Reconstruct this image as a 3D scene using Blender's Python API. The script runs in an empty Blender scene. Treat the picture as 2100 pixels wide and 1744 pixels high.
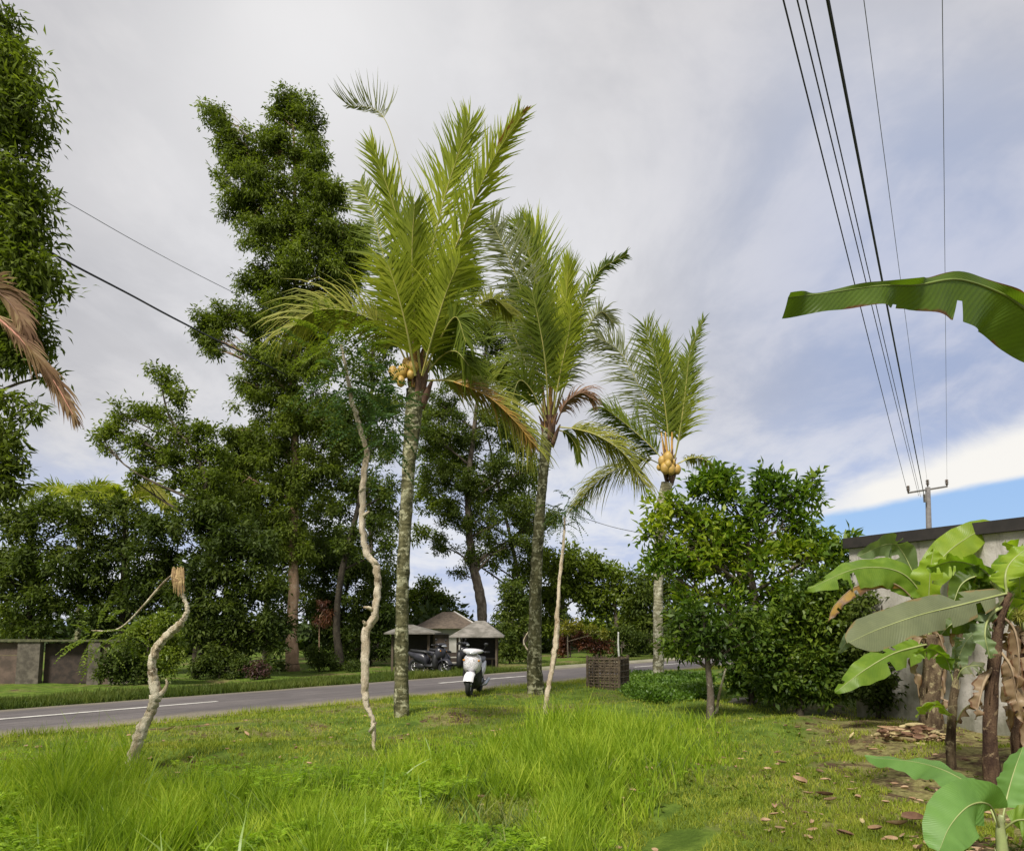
import bpy, math, random
import numpy as np
from mathutils import Vector, Matrix, noise
R = math.radians
rng = np.random.default_rng(7); random.seed(7)
sc = bpy.context.scene
col = sc.collection
# ------------------------------------------------------------------ camera
F, CX, CY, EYE = 1500.0, 1050.0, 1122.0, 1.6       # focal length and centre in units of a 2100 x 1744 picture
PITCH = math.atan(158/1500)              # the rest of the upward view is lens shift, as in an off-centre crop
cd = bpy.data.cameras.new('camera'); cam = bpy.data.objects.new('camera', cd); col.objects.link(cam)
cam.location = (0, 0, EYE); cam.rotation_euler = (math.pi/2+PITCH, 0, 0)
cd.sensor_width = 36; cd.lens = 36*F/2100; cd.shift_y = 250/2100; cd.clip_end = 3000; cd.clip_start = .05
sc.camera = cam
sc.view_settings.view_transform = 'Standard'; sc.view_settings.look = 'None'
sc.view_settings.exposure = .35; sc.view_settings.gamma = 1
# ------------------------------------------------------------------ sun and sky
SUN_EL, SUN_AZ = 50, 205         # azimuth clockwise from +Y : behind the camera, slightly to the left
sd = bpy.data.lights.new('sun', 'SUN'); sd.energy = 4.0; sd.angle = R(12); sd.color = (1, .95, .86)
so = bpy.data.objects.new('sun', sd); col.objects.link(so)
az = R(SUN_AZ); el = R(SUN_EL)
sdir = Vector((math.sin(az)*math.cos(el), math.cos(az)*math.cos(el), math.sin(el)))
so.rotation_euler = sdir.to_track_quat('Z', 'Y').to_euler()
w = bpy.data.worlds.new('World'); sc.world = w; w.use_nodes = True
nt = w.node_tree; nt.nodes.clear()
class NG:
    "tiny helper that writes node maths"
    def __init__(s, nt): s.nt = nt
    def n(s, t, **kw):
        x = s.nt.nodes.new(t)
        for k, v in kw.items(): setattr(x, k, v)
        return x
    def put(s, sock, v):
        if hasattr(v, 'is_output') or isinstance(v, bpy.types.NodeSocket): s.nt.links.new(v, sock)
        elif isinstance(v, (tuple, list)) and len(v) == 3 and sock.type == 'RGBA': sock.default_value = (*v, 1)
        else: sock.default_value = v
    def m(s, op, a, b=0., c=None, clamp=False):
        x = s.n('ShaderNodeMath', operation=op, use_clamp=clamp); s.put(x.inputs[0], a); s.put(x.inputs[1], b)
        if c is not None: s.put(x.inputs[2], c)
        return x.outputs[0]
    def step(s, v, a, b):      # smoothstep
        x = s.n('ShaderNodeMapRange', interpolation_type='SMOOTHSTEP'); s.put(x.inputs[0], v)
        s.put(x.inputs[1], a); s.put(x.inputs[2], b); return x.outputs[0]
    def mix(s, f, a, b):
        x = s.n('ShaderNodeMix', data_type='RGBA'); s.put(x.inputs[0], f); s.put(x.inputs[6], a); s.put(x.inputs[7], b)
        return x.outputs[2]
    def noise(s, vec, scale, detail=4, rough=.55, dist=0.):
        x = s.n('ShaderNodeTexNoise'); x.inputs['Scale'].default_value = scale; x.inputs['Detail'].default_value = detail
        x.inputs['Roughness'].default_value = rough; x.inputs['Distortion'].default_value = dist
        if vec is not None: s.nt.links.new(vec, x.inputs['Vector'])
        return x.outputs['Fac']
    def vec(s, x, y, z=0.):
        c = s.n('ShaderNodeCombineXYZ')
        for i, v in enumerate((x, y, z)): s.put(c.inputs[i], v)
        return c.outputs[0]
g = NG(nt)
tc = g.n('ShaderNodeTexCoord'); sp = g.n('ShaderNodeSeparateXYZ'); nt.links.new(tc.outputs['Generated'], sp.inputs[0])
X, Y, Z = sp.outputs
yy = g.m('MAXIMUM', Y, .12)
U = g.m('DIVIDE', X, yy); V = g.m('DIVIDE', Z, yy)
zz = g.m('ADD', g.m('MAXIMUM', Z, 0.), .22)
cu = g.m('DIVIDE', X, zz); cv = g.m('DIVIDE', Y, zz)
pv = g.vec(cu, cv, 0.)
n1 = g.noise(pv, 1.1, 5, .5, .4); n2 = g.noise(g.vec(g.m('MULTIPLY', cu, 1.), g.m('MULTIPLY', cv, .7), 3.), 3.2, 6, .6, .3)
deck = g.mix(g.step(n1, .35, .68), (.475, .475, .505), (.66, .65, .665))
deck = g.mix(g.m('MULTIPLY', g.step(n2, .45, .7), .45), deck, (.80, .775, .77))
# lighter, whiter cloud behind the tall tree and the palms
def blob(u0, v0, ru, rv, a):
    d = g.m('ADD', g.m('POWER', g.m('DIVIDE', g.m('SUBTRACT', U, u0), ru), 2.), g.m('POWER', g.m('DIVIDE', g.m('SUBTRACT', V, v0), rv), 2.))
    return g.m('MULTIPLY', g.m('POWER', 2.718, g.m('MULTIPLY', d, -1.)), a)
deck = g.mix(blob(-.30, .86, .28, .30, .85), deck, (.86, .85, .85))
deck = g.mix(g.m('MULTIPLY', blob(-.12, .45, .4, .35, .75), g.step(n2, .2, .6)), deck, (.83, .84, .88))
# bluer, thinner veil to the right and low on the left
rt = g.m('MULTIPLY', g.step(U, .1, .55), g.step(V, 1.15, .45))
deck = g.mix(g.m('MULTIPLY', rt, .85), deck, g.mix(g.step(n2, .38, .66), (.355, .44, .66), (.54, .585, .74)))
lo = g.m('MULTIPLY', g.step(V, .34, .12), .75)
deck = g.mix(lo, deck, g.mix(g.step(n2, .35, .62), (.50, .60, .86), (.80, .83, .90)))
sky = g.n('ShaderNodeTexSky', sky_type='NISHITA', sun_disc=False, sun_elevation=el, sun_rotation=az, air_density=1.0, dust_density=.6)
skyc = g.n('ShaderNodeMix', data_type='RGBA', blend_type='MULTIPLY'); skyc.inputs[0].default_value = 1
nt.links.new(sky.outputs[0], skyc.inputs[6]); skyc.inputs[7].default_value = (.12, .12, .12, 1)
clear = g.mix(.72, skyc.outputs[2], (.32, .52, .88))
clear = g.mix(g.step(V, .135, .07), clear, (.66, .76, .93))
# the clear gap low on the right and the bright cloud edge above it
du = g.m('SUBTRACT', U, .436)
lowl = g.m('ADD', g.m('MULTIPLY_ADD', du, .19, .152), g.m('MULTIPLY', g.m('SUBTRACT', n2, .5), .022))
upl = g.m('ADD', g.m('MULTIPLY_ADD', du, .36, .172), g.m('MULTIPLY', g.m('SUBTRACT', n2, .5), .05))
bright = g.m('MULTIPLY', g.step(g.m('SUBTRACT', V, upl), .035, -.012), g.step(U, .34, .52))
skyall = g.mix(bright, deck, (.93, .91, .87))
gap = g.m('MULTIPLY', g.step(g.m('SUBTRACT', V, lowl), .006, -.008), g.step(U, .32, .46))
skyall = g.mix(gap, skyall, clear)
bg = g.n('ShaderNodeBackground'); bg.inputs[1].default_value = .80
nt.links.new(skyall, bg.inputs[0]); wo = g.n('ShaderNodeOutputWorld'); nt.links.new(bg.outputs[0], wo.inputs[0])

# ------------------------------------------------------------------ projecting helpers
ct, st_ = math.cos(PITCH), math.sin(PITCH)
def ray(x, y):
    a, b = (x-CX)/F, (CY-y)/F
    return (a, ct-st_*b, st_+ct*b)
def A(x, y, D):                       # world point seen at picture (x, y) at ground distance D
    d = ray(x, y); t = D/d[1]; return Vector((d[0]*t, D, EYE+d[2]*t))
def S(y, D): return D/ray(CX, y)[1]/F      # metres per picture unit there
def flat(x, y):
    d = ray(x, y); t = -EYE/d[2]; return Vector((d[0]*t, d[1]*t, 0))
RA, RB = flat(0, 1508), flat(1110, 1401)
RD = (RB-RA).normalized(); RN = Vector((-RD.y, RD.x, 0)); RW = (flat(0, 1457)-RA).dot(RN)
def sstep(t): t = np.clip(t, 0, 1); return t*t*(3-2*t)
def sdist(x, y): return (x-RA.x)*RN.x+(y-RA.y)*RN.y
def H(x, y):
    s = sdist(x, y)
    bump = (.05*np.sin(x*1.3+.7*y)+.04*np.sin(y*1.9-x*.6+1)+.03*np.sin(x*3.1+2)*np.sin(y*2.3)+.02*np.sin(5*x-3.3*y))
    near = sstep((-s-.5)/2.0)
    far = sstep((s-RW-.8)/6)
    bank = -.22*np.exp(-(((x+4.3)/1.5)**2+((y-8.1)/.45)**2))       # little eroded bank in the left foreground
    return near*(bump+bank)+far*(-.55+.6*bump)
def G(x, y):                          # ground point seen at picture (x, y)
    d = ray(x, y); z = 0
    if d[2] > -.01: raise ValueError((x, y))
    for _ in range(25):
        t = (z-EYE)/d[2]; z = .5*z+.5*float(H(d[0]*t, d[1]*t))
    return Vector((d[0]*t, d[1]*t, z))
def up_at(base, x, y): return A(x, y, base.y)

# ------------------------------------------------------------------ objects helpers
def tag(o, label=None, cat=None, group=None, kind=None):
    if label: o['label'] = label
    if cat: o['category'] = cat
    if group: o['group'] = group
    if kind: o['kind'] = kind
    return o
def empty(name, loc, label, cat, group=None):
    o = bpy.data.objects.new(name, None); col.objects.link(o); o.location = loc; o.empty_display_size = .2
    return tag(o, label, cat, group)
def link(name, me, mats, parent=None, smooth=False):
    for m_ in (mats if isinstance(mats, (list, tuple)) else [mats]): me.materials.append(m_)
    o = bpy.data.objects.new(name, me); col.objects.link(o)
    if smooth: me.polygons.foreach_set('use_smooth', [True]*len(me.polygons))
    if parent:
        o.parent = parent; o.matrix_parent_inverse = world_of(parent).inverted()
    return o
def world_of(o):
    m_ = Matrix.LocRotScale(o.location, o.rotation_euler, o.scale)
    if o.parent: m_ = world_of(o.parent) @ o.matrix_parent_inverse @ m_
    return m_
class MB:
    def __init__(s): s.v = []; s.f = []; s.mi = []; s.uv = {}
    def add(s, vs, fs, mi=0, uvs=None):
        b = len(s.v); s.v += [tuple(v) for v in vs]
        if uvs:
            for i, q in enumerate(uvs): s.uv[b+i] = q
        for f in fs: s.f.append([b+i for i in f]); s.mi.append(mi)
        return s
    def box(s, c, d, mi=0, rot=None, taper=1.):
        vs = []
        for z in (-1, 1):
            k = 1 if z < 0 else taper
            for x, y in ((-1, -1), (1, -1), (1, 1), (-1, 1)):
                p = Vector((x*d[0]/2*k, y*d[1]/2*k, z*d[2]/2))
                if rot: p = rot @ p
                vs.append(Vector(c)+p)
        return s.add(vs, [(0, 3, 2, 1), (4, 5, 6, 7), (0, 1, 5, 4), (1, 2, 6, 5), (2, 3, 7, 6), (3, 0, 4, 7)], mi)
    def tube(s, pts, rad, n=8, mi=0, lump=0., seed=0., cap=True, flat_=1.):
        pts = [Vector(p) for p in pts]
        if not hasattr(rad, '__len__'): rad = [rad]*len(pts)
        t0 = (pts[1]-pts[0]).normalized()
        a = t0.orthogonal().normalized(); vs = []; L = 0; uvs = []
        for i, p in enumerate(pts):
            t = (pts[min(i+1, len(pts)-1)]-pts[max(i-1, 0)]).normalized()
            a = (a-t*a.dot(t)).normalized(); b = t.cross(a)
            if i: L += (p-pts[i-1]).length
            for k in range(n):
                th = 2*math.pi*k/n
                q = a*math.cos(th)+b*math.sin(th)*flat_
                r = rad[i]
                if lump: r *= 1+lump*noise.noise(Vector((q.x*1.6+seed, q.y*1.6, q.z*1.6+L*3.2/max(.2, 1))))*1.6
                vs.append(p+q*r); uvs.append((k/n, L))
        fs = [(i*n+k, i*n+(k+1) % n, (i+1)*n+(k+1) % n, (i+1)*n+k) for i in range(len(pts)-1) for k in range(n)]
        if cap: fs += [tuple(range(n-1, -1, -1)), tuple(range((len(pts)-1)*n, len(pts)*n))]
        return s.add(vs, fs, mi, uvs)
    def ball(s, c, r, mi=0, n=10, m=7, jit=0.):
        c = Vector(c); r = Vector(r) if hasattr(r, '__len__') else Vector((r, r, r)); vs = []
        for i in range(m+1):
            ph = math.pi*i/m
            for k in range(n):
                th = 2*math.pi*k/n
                q = Vector((math.sin(ph)*math.cos(th), math.sin(ph)*math.sin(th), math.cos(ph)))
                j = 1+jit*noise.noise(q*2.1+c*3)
                vs.append(c+Vector((q.x*r.x, q.y*r.y, q.z*r.z))*j)
        return s.add(vs, [(i*n+k, (i+1)*n+k, (i+1)*n+(k+1) % n, i*n+(k+1) % n) for i in range(m) for k in range(n)], mi)
    def build(s, name, mats, parent=None, smooth=False):
        me = bpy.data.meshes.new(name); me.from_pydata(s.v, [], s.f); me.polygons.foreach_set('material_index', s.mi)
        if s.uv:
            ul = me.uv_layers.new(name='UVMap'); li = np.zeros(len(me.loops), dtype=np.int32); me.loops.foreach_get('vertex_index', li)
            tab = np.zeros((len(s.v), 2), dtype=np.float32)
            for k, q in s.uv.items(): tab[k] = q
            ul.data.foreach_set('uv', tab[li].ravel())
        me.update()
        return link(name, me, mats, parent, smooth)
def npmesh(name, Vv, Ff, mats, parent=None, mi=None, attr=None, smooth=False):
    me = bpy.data.meshes.new(name); n, (m, k) = len(Vv), Ff.shape
    me.vertices.add(n); me.vertices.foreach_set('co', np.asarray(Vv, dtype=np.float32).ravel())
    me.loops.add(m*k); me.loops.foreach_set('vertex_index', Ff.astype(np.int32).ravel())
    me.polygons.add(m); me.polygons.foreach_set('loop_start', np.arange(0, m*k, k, dtype=np.int32))
    if mi is not None: me.polygons.foreach_set('material_index', mi.astype(np.int32))
    if attr is not None:
        at = me.attributes.new('vary', 'FLOAT', 'POINT'); at.data.foreach_set('value', np.asarray(attr, dtype=np.float32))
    me.update(calc_edges=True)
    return link(name, me, mats, parent, smooth)
def crom(pts, n):                    # Catmull-Rom through points, n samples
    P = [Vector(p) for p in pts]; P = [P[0]*2-P[1]]+P+[P[-1]*2-P[-2]]; out = []
    m = len(P)-3
    for i in range(n):
        u = i/(n-1)*m; k = min(int(u), m-1); t = u-k; a, b, c, d = P[k:k+4]
        out.append(.5*((2*b)+(c-a)*t+(2*a-5*b+4*c-d)*t*t+(3*b-a-3*c+d)*t**3))
    return out
def lerpl(vals, n):                 # resample a list of numbers to n
    return list(np.interp(np.linspace(0, len(vals)-1, n), range(len(vals)), vals))

# ------------------------------------------------------------------ materials
MATS = {}
def base_mat(name):
    m_ = bpy.data.materials.new(name); m_.use_nodes = True; MATS[name] = m_
    t = m_.node_tree; t.nodes.clear(); q = NG(t)
    bs = q.n('ShaderNodeBsdfPrincipled'); out = q.n('ShaderNodeOutputMaterial'); t.links.new(bs.outputs[0], out.inputs[0])
    return m_, q, bs, out
def bump(q, bs, h, strength=.4, dist=.02):
    b = q.n('ShaderNodeBump'); b.inputs['Strength'].default_value = strength; b.inputs['Distance'].default_value = dist
    q.nt.links.new(h, b.inputs['Height']); q.nt.links.new(b.outputs[0], bs.inputs['Normal'])
def plain(name, c, rough=.6, metal=0., c2=None, scale=6., bmp=0., spec=.5, detail=5):
    m_, q, bs, out = base_mat(name)
    tcn = q.n('ShaderNodeTexCoord').outputs['Object']
    c2 = c2 or tuple(x*.7 for x in c)
    nn = q.noise(tcn, scale, detail, .6)
    q.put(bs.inputs['Base Color'], q.mix(q.step(nn, .35, .65), c2, c))
    bs.inputs['Roughness'].default_value = rough; bs.inputs['Metallic'].default_value = metal
    bs.inputs['Specular IOR Level'].default_value = spec
    if bmp: bump(q, bs, q.noise(tcn, scale*4, 4), bmp)
    return m_
def leafmat(name, cols, trans=.35, rough=.45, spec=.35, scale=.7, attr=False):
    "foliage: colour varies leaf by leaf and in big patches of older and younger growth"
    m_, q, bs, out = base_mat(name)
    geo = q.n('ShaderNodeNewGeometry'); rnd = geo.outputs['Random Per Island']
    if attr: a_ = q.n('ShaderNodeAttribute', attribute_name='vary'); rnd = a_.outputs['Fac']
    pn = q.noise(q.n('ShaderNodeTexCoord').outputs['Object'], scale, 2, .5)
    f = q.m('ADD', q.m('MULTIPLY', rnd, .55), q.m('MULTIPLY', q.m('SUBTRACT', pn, .5), 1.6)); f = q.m('ADD', f, .22, clamp=True)
    cr = q.n('ShaderNodeValToRGB'); q.nt.links.new(f, cr.inputs[0]); e = cr.color_ramp.elements
    e[0].position = 0; e[0].color = (*cols[0], 1); e[1].position = 1; e[1].color = (*cols[-1], 1)
    for i, c in enumerate(cols[1:-1]): x = e.new((i+1)/(len(cols)-1)); x.color = (*c, 1)
    q.nt.links.new(cr.outputs[0], bs.inputs['Base Color'])
    bs.inputs['Roughness'].default_value = rough; bs.inputs['Specular IOR Level'].default_value = spec
    tr = q.n('ShaderNodeBsdfTranslucent'); tm = q.n('ShaderNodeMix', data_type='RGBA', blend_type='MULTIPLY'); tm.inputs[0].default_value = 1
    q.nt.links.new(cr.outputs[0], tm.inputs[6]); tm.inputs[7].default_value = (1.4, 1.5, .55, 1); q.nt.links.new(tm.outputs[2], tr.inputs[0])
    mx = q.n('ShaderNodeMixShader'); mx.inputs[0].default_value = trans
    q.nt.links.new(bs.outputs[0], mx.inputs[1]); q.nt.links.new(tr.outputs[0], mx.inputs[2]); q.nt.links.new(mx.outputs[0], out.inputs[0])
    return m_
def barkmat(name, c, cdark, cspot, spot=.58, scale=5., ring=0., bmp=.6, sscale=9.):
    "bark: mottled, with lichen or peeled patches and optional leaf-scar rings"
    m_, q, bs, out = base_mat(name)
    oc = q.n('ShaderNodeTexCoord').outputs['Object']
    mp = q.n('ShaderNodeMapping'); q.nt.links.new(oc, mp.inputs[0]); mp.inputs['Scale'].default_value = (1, 1, .45)
    a = q.noise(mp.outputs[0], scale, 6, .65); b = q.noise(oc, sscale, 5, .7, .6); f = q.noise(oc, scale*9, 3, .6)
    cc = q.mix(q.step(a, .36, .62), cdark, c); cc = q.mix(q.m('MULTIPLY', q.step(b, spot, spot+.06), .9), cc, cspot)
    cc = q.mix(q.m('MULTIPLY', q.step(f, .45, .7), .5), cc, cdark)
    hh = q.m('ADD', a, q.m('MULTIPLY', f, .5))
    if ring:
        wv = q.n('ShaderNodeTexWave', bands_direction='Z'); wv.inputs['Scale'].default_value = ring; wv.inputs['Distortion'].default_value = 7
        wv.inputs['Detail'].default_value = 2; q.nt.links.new(oc, wv.inputs['Vector'])
        cc = q.mix(q.m('MULTIPLY', q.step(wv.outputs['Fac'], .35, .05), .18), cc, cdark); hh = q.m('ADD', hh, q.m('MULTIPLY', wv.outputs['Fac'], .25))
    q.nt.links.new(cc, bs.inputs['Base Color']); bs.inputs['Roughness'].default_value = .9; bs.inputs['Specular IOR Level'].default_value = .2
    bump(q, bs, hh, bmp, .03)
    return m_
def bananamat(name, c, c2, edge=None, trans=.35):
    "banana blade: fine parallel side veins across the blade, some browned margin"
    m_, q, bs, out = base_mat(name)
    uv = q.n('ShaderNodeUVMap').outputs[0]; s_ = q.n('ShaderNodeSeparateXYZ'); q.nt.links.new(uv, s_.inputs[0])
    av = q.m('ABSOLUTE', s_.outputs[1])
    ph = q.m('ADD', q.m('MULTIPLY', s_.outputs[0], 420.), q.m('MULTIPLY', av, -26.))
    vein = q.m('MULTIPLY_ADD', q.m('SINE', ph), .5, .5)
    oc = q.n('ShaderNodeTexCoord').outputs['Object']; nn = q.noise(oc, 5., 4, .6)
    cc = q.mix(q.step(nn, .35, .68), c, c2); cc = q.mix(q.m('MULTIPLY', vein, .22), cc, tuple(x*.55 for x in c))
    if edge:
        e = q.step(q.m('ADD', av, q.m('MULTIPLY', q.m('SUBTRACT', nn, .5), .9)), edge[1], edge[1]+.12); cc = q.mix(e, cc, edge[0])
    q.nt.links.new(cc, bs.inputs['Base Color']); bs.inputs['Roughness'].default_value = .42; bs.inputs['Specular IOR Level'].default_value = .4
    bump(q, bs, vein, .25, .004)
    tr = q.n('ShaderNodeBsdfTranslucent'); tm = q.n('ShaderNodeMix', data_type='RGBA', blend_type='MULTIPLY'); tm.inputs[0].default_value = 1
    q.nt.links.new(cc, tm.inputs[6]); tm.inputs[7].default_value = (1.5, 1.6, .5, 1); q.nt.links.new(tm.outputs[2], tr.inputs[0])
    mx = q.n('ShaderNodeMixShader'); mx.inputs[0].default_value = trans
    q.nt.links.new(bs.outputs[0], mx.inputs[1]); q.nt.links.new(tr.outputs[0], mx.inputs[2]); q.nt.links.new(mx.outputs[0], out.inputs[0])
    return m_
L_tall = leafmat('tall_tree_leaf', [(.06, .085, .012), (.115, .155, .02), (.20, .25, .04)], .38, .6, .2)
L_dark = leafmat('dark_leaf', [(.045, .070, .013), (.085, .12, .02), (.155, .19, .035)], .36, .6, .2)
L_mid = leafmat('mid_leaf', [(.07, .10, .014), (.13, .175, .022), (.22, .27, .04)], .38, .6, .2)
L_bright = leafmat('bright_leaf', [(.045, .095, .012), (.12, .20, .018), (.34, .40, .035)], .38, .45, .3)
L_deep = leafmat('deep_leaf', [(.034, .054, .011), (.06, .088, .015), (.12, .155, .028)], .32, .6, .2)  # darkest foliage; understorey shade of the left band is in this colour
L_yellow = leafmat('yellow_leaf', [(.10, .12, .015), (.20, .20, .02), (.33, .27, .03)], .35)
L_lime = leafmat('lime_leaf', [(.06, .11, .012), (.13, .18, .018), (.20, .25, .025)], .35)
L_blue = leafmat('bluish_leaf', [(.04, .085, .035), (.075, .13, .05), (.13, .19, .06)], .3)
L_pink = leafmat('pink_leaf', [(.05, .045, .02), (.10, .045, .05), (.20, .10, .12)], .3)
L_rust = leafmat('rust_leaf', [(.05, .02, .012), (.10, .035, .02), (.15, .06, .02)], .3)
PAL_G = leafmat('palm_green', [(.14, .18, .012), (.26, .31, .018), (.42, .44, .045)], .46, .6, .2)
PAL_D = leafmat('palm_dark', [(.07, .105, .010), (.14, .185, .016), (.25, .28, .035)], .4, .6, .2)
PAL_O = leafmat('palm_olive', [(.15, .17, .025), (.25, .26, .04), (.36, .33, .07)], .35, .55, .2)
PAL_Y = leafmat('palm_orange', [(.16, .13, .02), (.30, .18, .03), (.38, .17, .03)], .3)
PAL_W = leafmat('palm_grey', [(.12, .14, .05), (.19, .21, .09), (.32, .33, .20)], .32, .4, .4)
PAL_B = leafmat('palm_brown', [(.16, .09, .05), (.26, .15, .09), (.34, .22, .14)], .3)
RACH = plain('palm_stalk', (.42, .36, .10), .5, c2=(.30, .32, .08))
RACHO = plain('palm_stalk_orange', (.58, .30, .05), .5, c2=(.38, .24, .07), scale=12)
RACHB = plain('palm_stalk_brown', (.20, .11, .07), .8, c2=(.11, .06, .04))
PALMBARK = barkmat('palm_bark', (.15, .14, .07), (.045, .045, .020), (.40, .39, .25), .515, 4.5, 3.2, .9, 7.)
PALMBARK2 = barkmat('palm_bark_pale', (.34, .32, .21), (.12, .11, .06), (.52, .50, .38), .51, 3.5, 3.0, .8, 5.)
PALE = barkmat('pale_bark', (.66, .60, .46), (.34, .27, .17), (.10, .07, .04), .55, 9, 0, 1., 6.)
PINKB = barkmat('pink_bark', (.40, .27, .18), (.24, .16, .10), (.45, .38, .28), .58, 4, 0, .7, 5.)
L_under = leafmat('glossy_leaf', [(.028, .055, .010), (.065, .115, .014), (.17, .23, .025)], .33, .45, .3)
GREYB = barkmat('grey_bark', (.17, .14, .11), (.07, .055, .04), (.28, .27, .22), .6, 4)
DARKB = barkmat('dark_bark', (.06, .05, .035), (.025, .02, .015), (.12, .12, .08), .6, 4)
BANB = barkmat('banana_bark', (.17, .125, .075), (.05, .032, .02), (.32, .27, .15), .54, 7, 0, .8, 9.)

# ------------------------------------------------------------------ ground
def axis(lo, hi, fine_lo, fine_hi, step, grow=1.18):
    a = list(np.arange(fine_lo, fine_hi+1e-6, step)); s_ = step
    while a[-1] < hi: s_ *= grow; a.append(a[-1]+s_)
    s_ = step
    while a[0] > lo: s_ *= grow; a.insert(0, a[0]-s_)
    return np.array(a)
gx = axis(-600, 600, -14, 16, .17); gy = axis(-300, 1200, 1, 30, .17)
GX, GY = np.meshgrid(gx, gy); GZ = H(GX, GY)
nx, ny = len(gx), len(gy)
idx = np.arange(nx*ny).reshape(ny, nx)
Fg = np.stack([idx[:-1, :-1], idx[:-1, 1:], idx[1:, 1:], idx[1:, :-1]], -1).reshape(-1, 4)
m_, q, bs, out = base_mat('ground_mat')
oc = q.n('ShaderNodeTexCoord').outputs['Object']
na = q.noise(oc, .55, 4, .6, .3); nb = q.noise(oc, 3.2, 6, .65); ncz = q.noise(oc, 22., 4, .7)
grass = q.mix(q.step(nb, .35, .65), (.06, .10, .014), (.13, .19, .028))
straw = q.mix(q.step(ncz, .35, .65), (.14, .13, .045), (.27, .24, .10))
soil = q.mix(q.step(ncz, .3, .7), (.045, .030, .016), (.14, .095, .055))
cg = q.mix(q.step(na, .50, .66), grass, straw)
# bare, trodden soil on the right where the banana plants stand
sx = q.n('ShaderNodeSeparateXYZ'); q.nt.links.new(oc, sx.inputs[0])
rt_ = q.m('SUBTRACT', sx.outputs[0], q.m('MULTIPLY', sx.outputs[1], .36)); rr = q.m('ADD', rt_, q.m('MULTIPLY', q.m('SUBTRACT', nb, .5), 2.2))
cg = q.mix(q.m('MULTIPLY', q.step(rr, .1, 1.0), q.step(sx.outputs[1], 16., 12.)), cg, q.mix(q.step(nb, .44, .60), straw, soil))
cg = q.mix(q.step(q.m('ADD', q.m('MULTIPLY', nb, .6), q.m('MULTIPLY', na, .5)), .60, .66), cg, soil)
q.nt.links.new(cg, bs.inputs['Base Color']); bs.inputs['Roughness'].default_value = 1; bs.inputs['Specular IOR Level'].default_value = .1
bump(q, bs, q.m('ADD', nb, q.m('MULTIPLY', ncz, .6)), .9, .05)
tag(npmesh('ground', np.stack([GX, GY, GZ], -1).reshape(-1, 3), Fg, m_, smooth=True), kind='structure')

# ------------------------------------------------------------------ road
m_, q, bs, out = base_mat('asphalt')
oc = q.n('ShaderNodeTexCoord').outputs['Object']
na = q.noise(oc, .8, 5, .6); nb = q.noise(oc, 60., 3, .7)
ca = q.mix(q.step(na, .3, .7), (.095, .082, .082), (.135, .118, .115)); ca = q.mix(q.m('MULTIPLY', q.step(nb, .4, .7), .35), ca, (.20, .18, .17))
sep = q.n('ShaderNodeSeparateXYZ'); q.nt.links.new(oc, sep.inputs[0])
acr = q.m('ADD', q.m('MULTIPLY', q.m('SUBTRACT', sep.outputs[0], RA.x), RN.x), q.m('MULTIPLY', q.m('SUBTRACT', sep.outputs[1], RA.y), RN.y))
alo = q.m('ADD', q.m('MULTIPLY', q.m('SUBTRACT', sep.outputs[0], RA.x), RD.x), q.m('MULTIPLY', q.m('SUBTRACT', sep.outputs[1], RA.y), RD.y))
edge = q.m('SUBTRACT', RW/2, q.m('ABSOLUTE', q.m('SUBTRACT', acr, RW/2)))
streak = q.noise(q.vec(q.m('MULTIPLY', alo, .25), q.m('MULTIPLY', acr, 3.)), 1.6, 5, .65)
ca = q.mix(q.m('MULTIPLY', q.step(streak, .40, .62), .65), ca, (.062, .054, .054))
ca = q.mix(q.m('MULTIPLY', q.step(q.m('ADD', edge, q.m('MULTIPLY', q.m('SUBTRACT', na, .5), .9)), .62, .02), .9), ca, q.mix(q.step(nb, .35, .65), (.13, .115, .075), (.26, .225, .16)))
crk = q.noise(oc, 2.3, 6, .75, 1.5); ca = q.mix(q.m('MULTIPLY', q.step(q.m('ABSOLUTE', q.m('SUBTRACT', crk, .5)), .007, .002), .6), ca, (.03, .027, .027))
q.nt.links.new(ca, bs.inputs['Base Color']); bs.inputs['Roughness'].default_value = .85; bump(q, bs, nb, .3, .006); ASPH = m_
PAINT = plain('road_paint', (.62, .60, .56), .7, c2=(.40, .38, .35), scale=5)
def rp(t, s_, z=0.): return RA+RD*t+RN*s_+Vector((0, 0, z))
mb = MB(); ts = np.concatenate([np.arange(-12, 45, .35), np.arange(45, 160, 4.)])
prof = [(-.12, -.06), (0, .018), (.3, .026), (RW/2, .045), (RW-.3, .026), (RW, .018), (RW+.12, -.06)]
vs = []
for t in ts:
    j0 = .10*noise.noise(Vector((t*.7, 1, 0)))+.05*noise.noise(Vector((t*2.9, 4, 0))); j1 = .10*noise.noise(Vector((t*.7, 9, 0)))
    for k, (s_, z) in enumerate(prof): vs.append(rp(t, s_+(j0 if k < 2 else j1 if k > 4 else 0), z))
n = len(prof); mb.add(vs, [(i*n+k, (i+1)*n+k, (i+1)*n+k+1, i*n+k+1) for i in range(len(ts)-1) for k in range(n-1)])
road = mb.build('road', ASPH, smooth=True); tag(road, kind='structure')
def t_at(x, y): return (flat(x, y)-RA).dot(RD)
sc_ = RW*.49
def dash(t0, t1):
    vs = []; nn = 24
    for i in range(nn+1):
        t = t0+(t1-t0)*i/nn
        for s_ in (-.075, .075): vs.append(rp(t, sc_+s_+.006*noise.noise(Vector((t*9, s_*50, 0))), .051))
    d_ = MB().add(vs, [(2*i, 2*i+2, 2*i+3, 2*i+1) for i in range(nn)]).build('painted_marking', PAINT, road)
ta, tb = t_at(-60, 1484), t_at(452, 1443); tc_, td = t_at(885, 1402.5), t_at(1068, 1388)
dash(ta-2, tb); dash(tc_, td)
per = tc_-(tb); 
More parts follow.
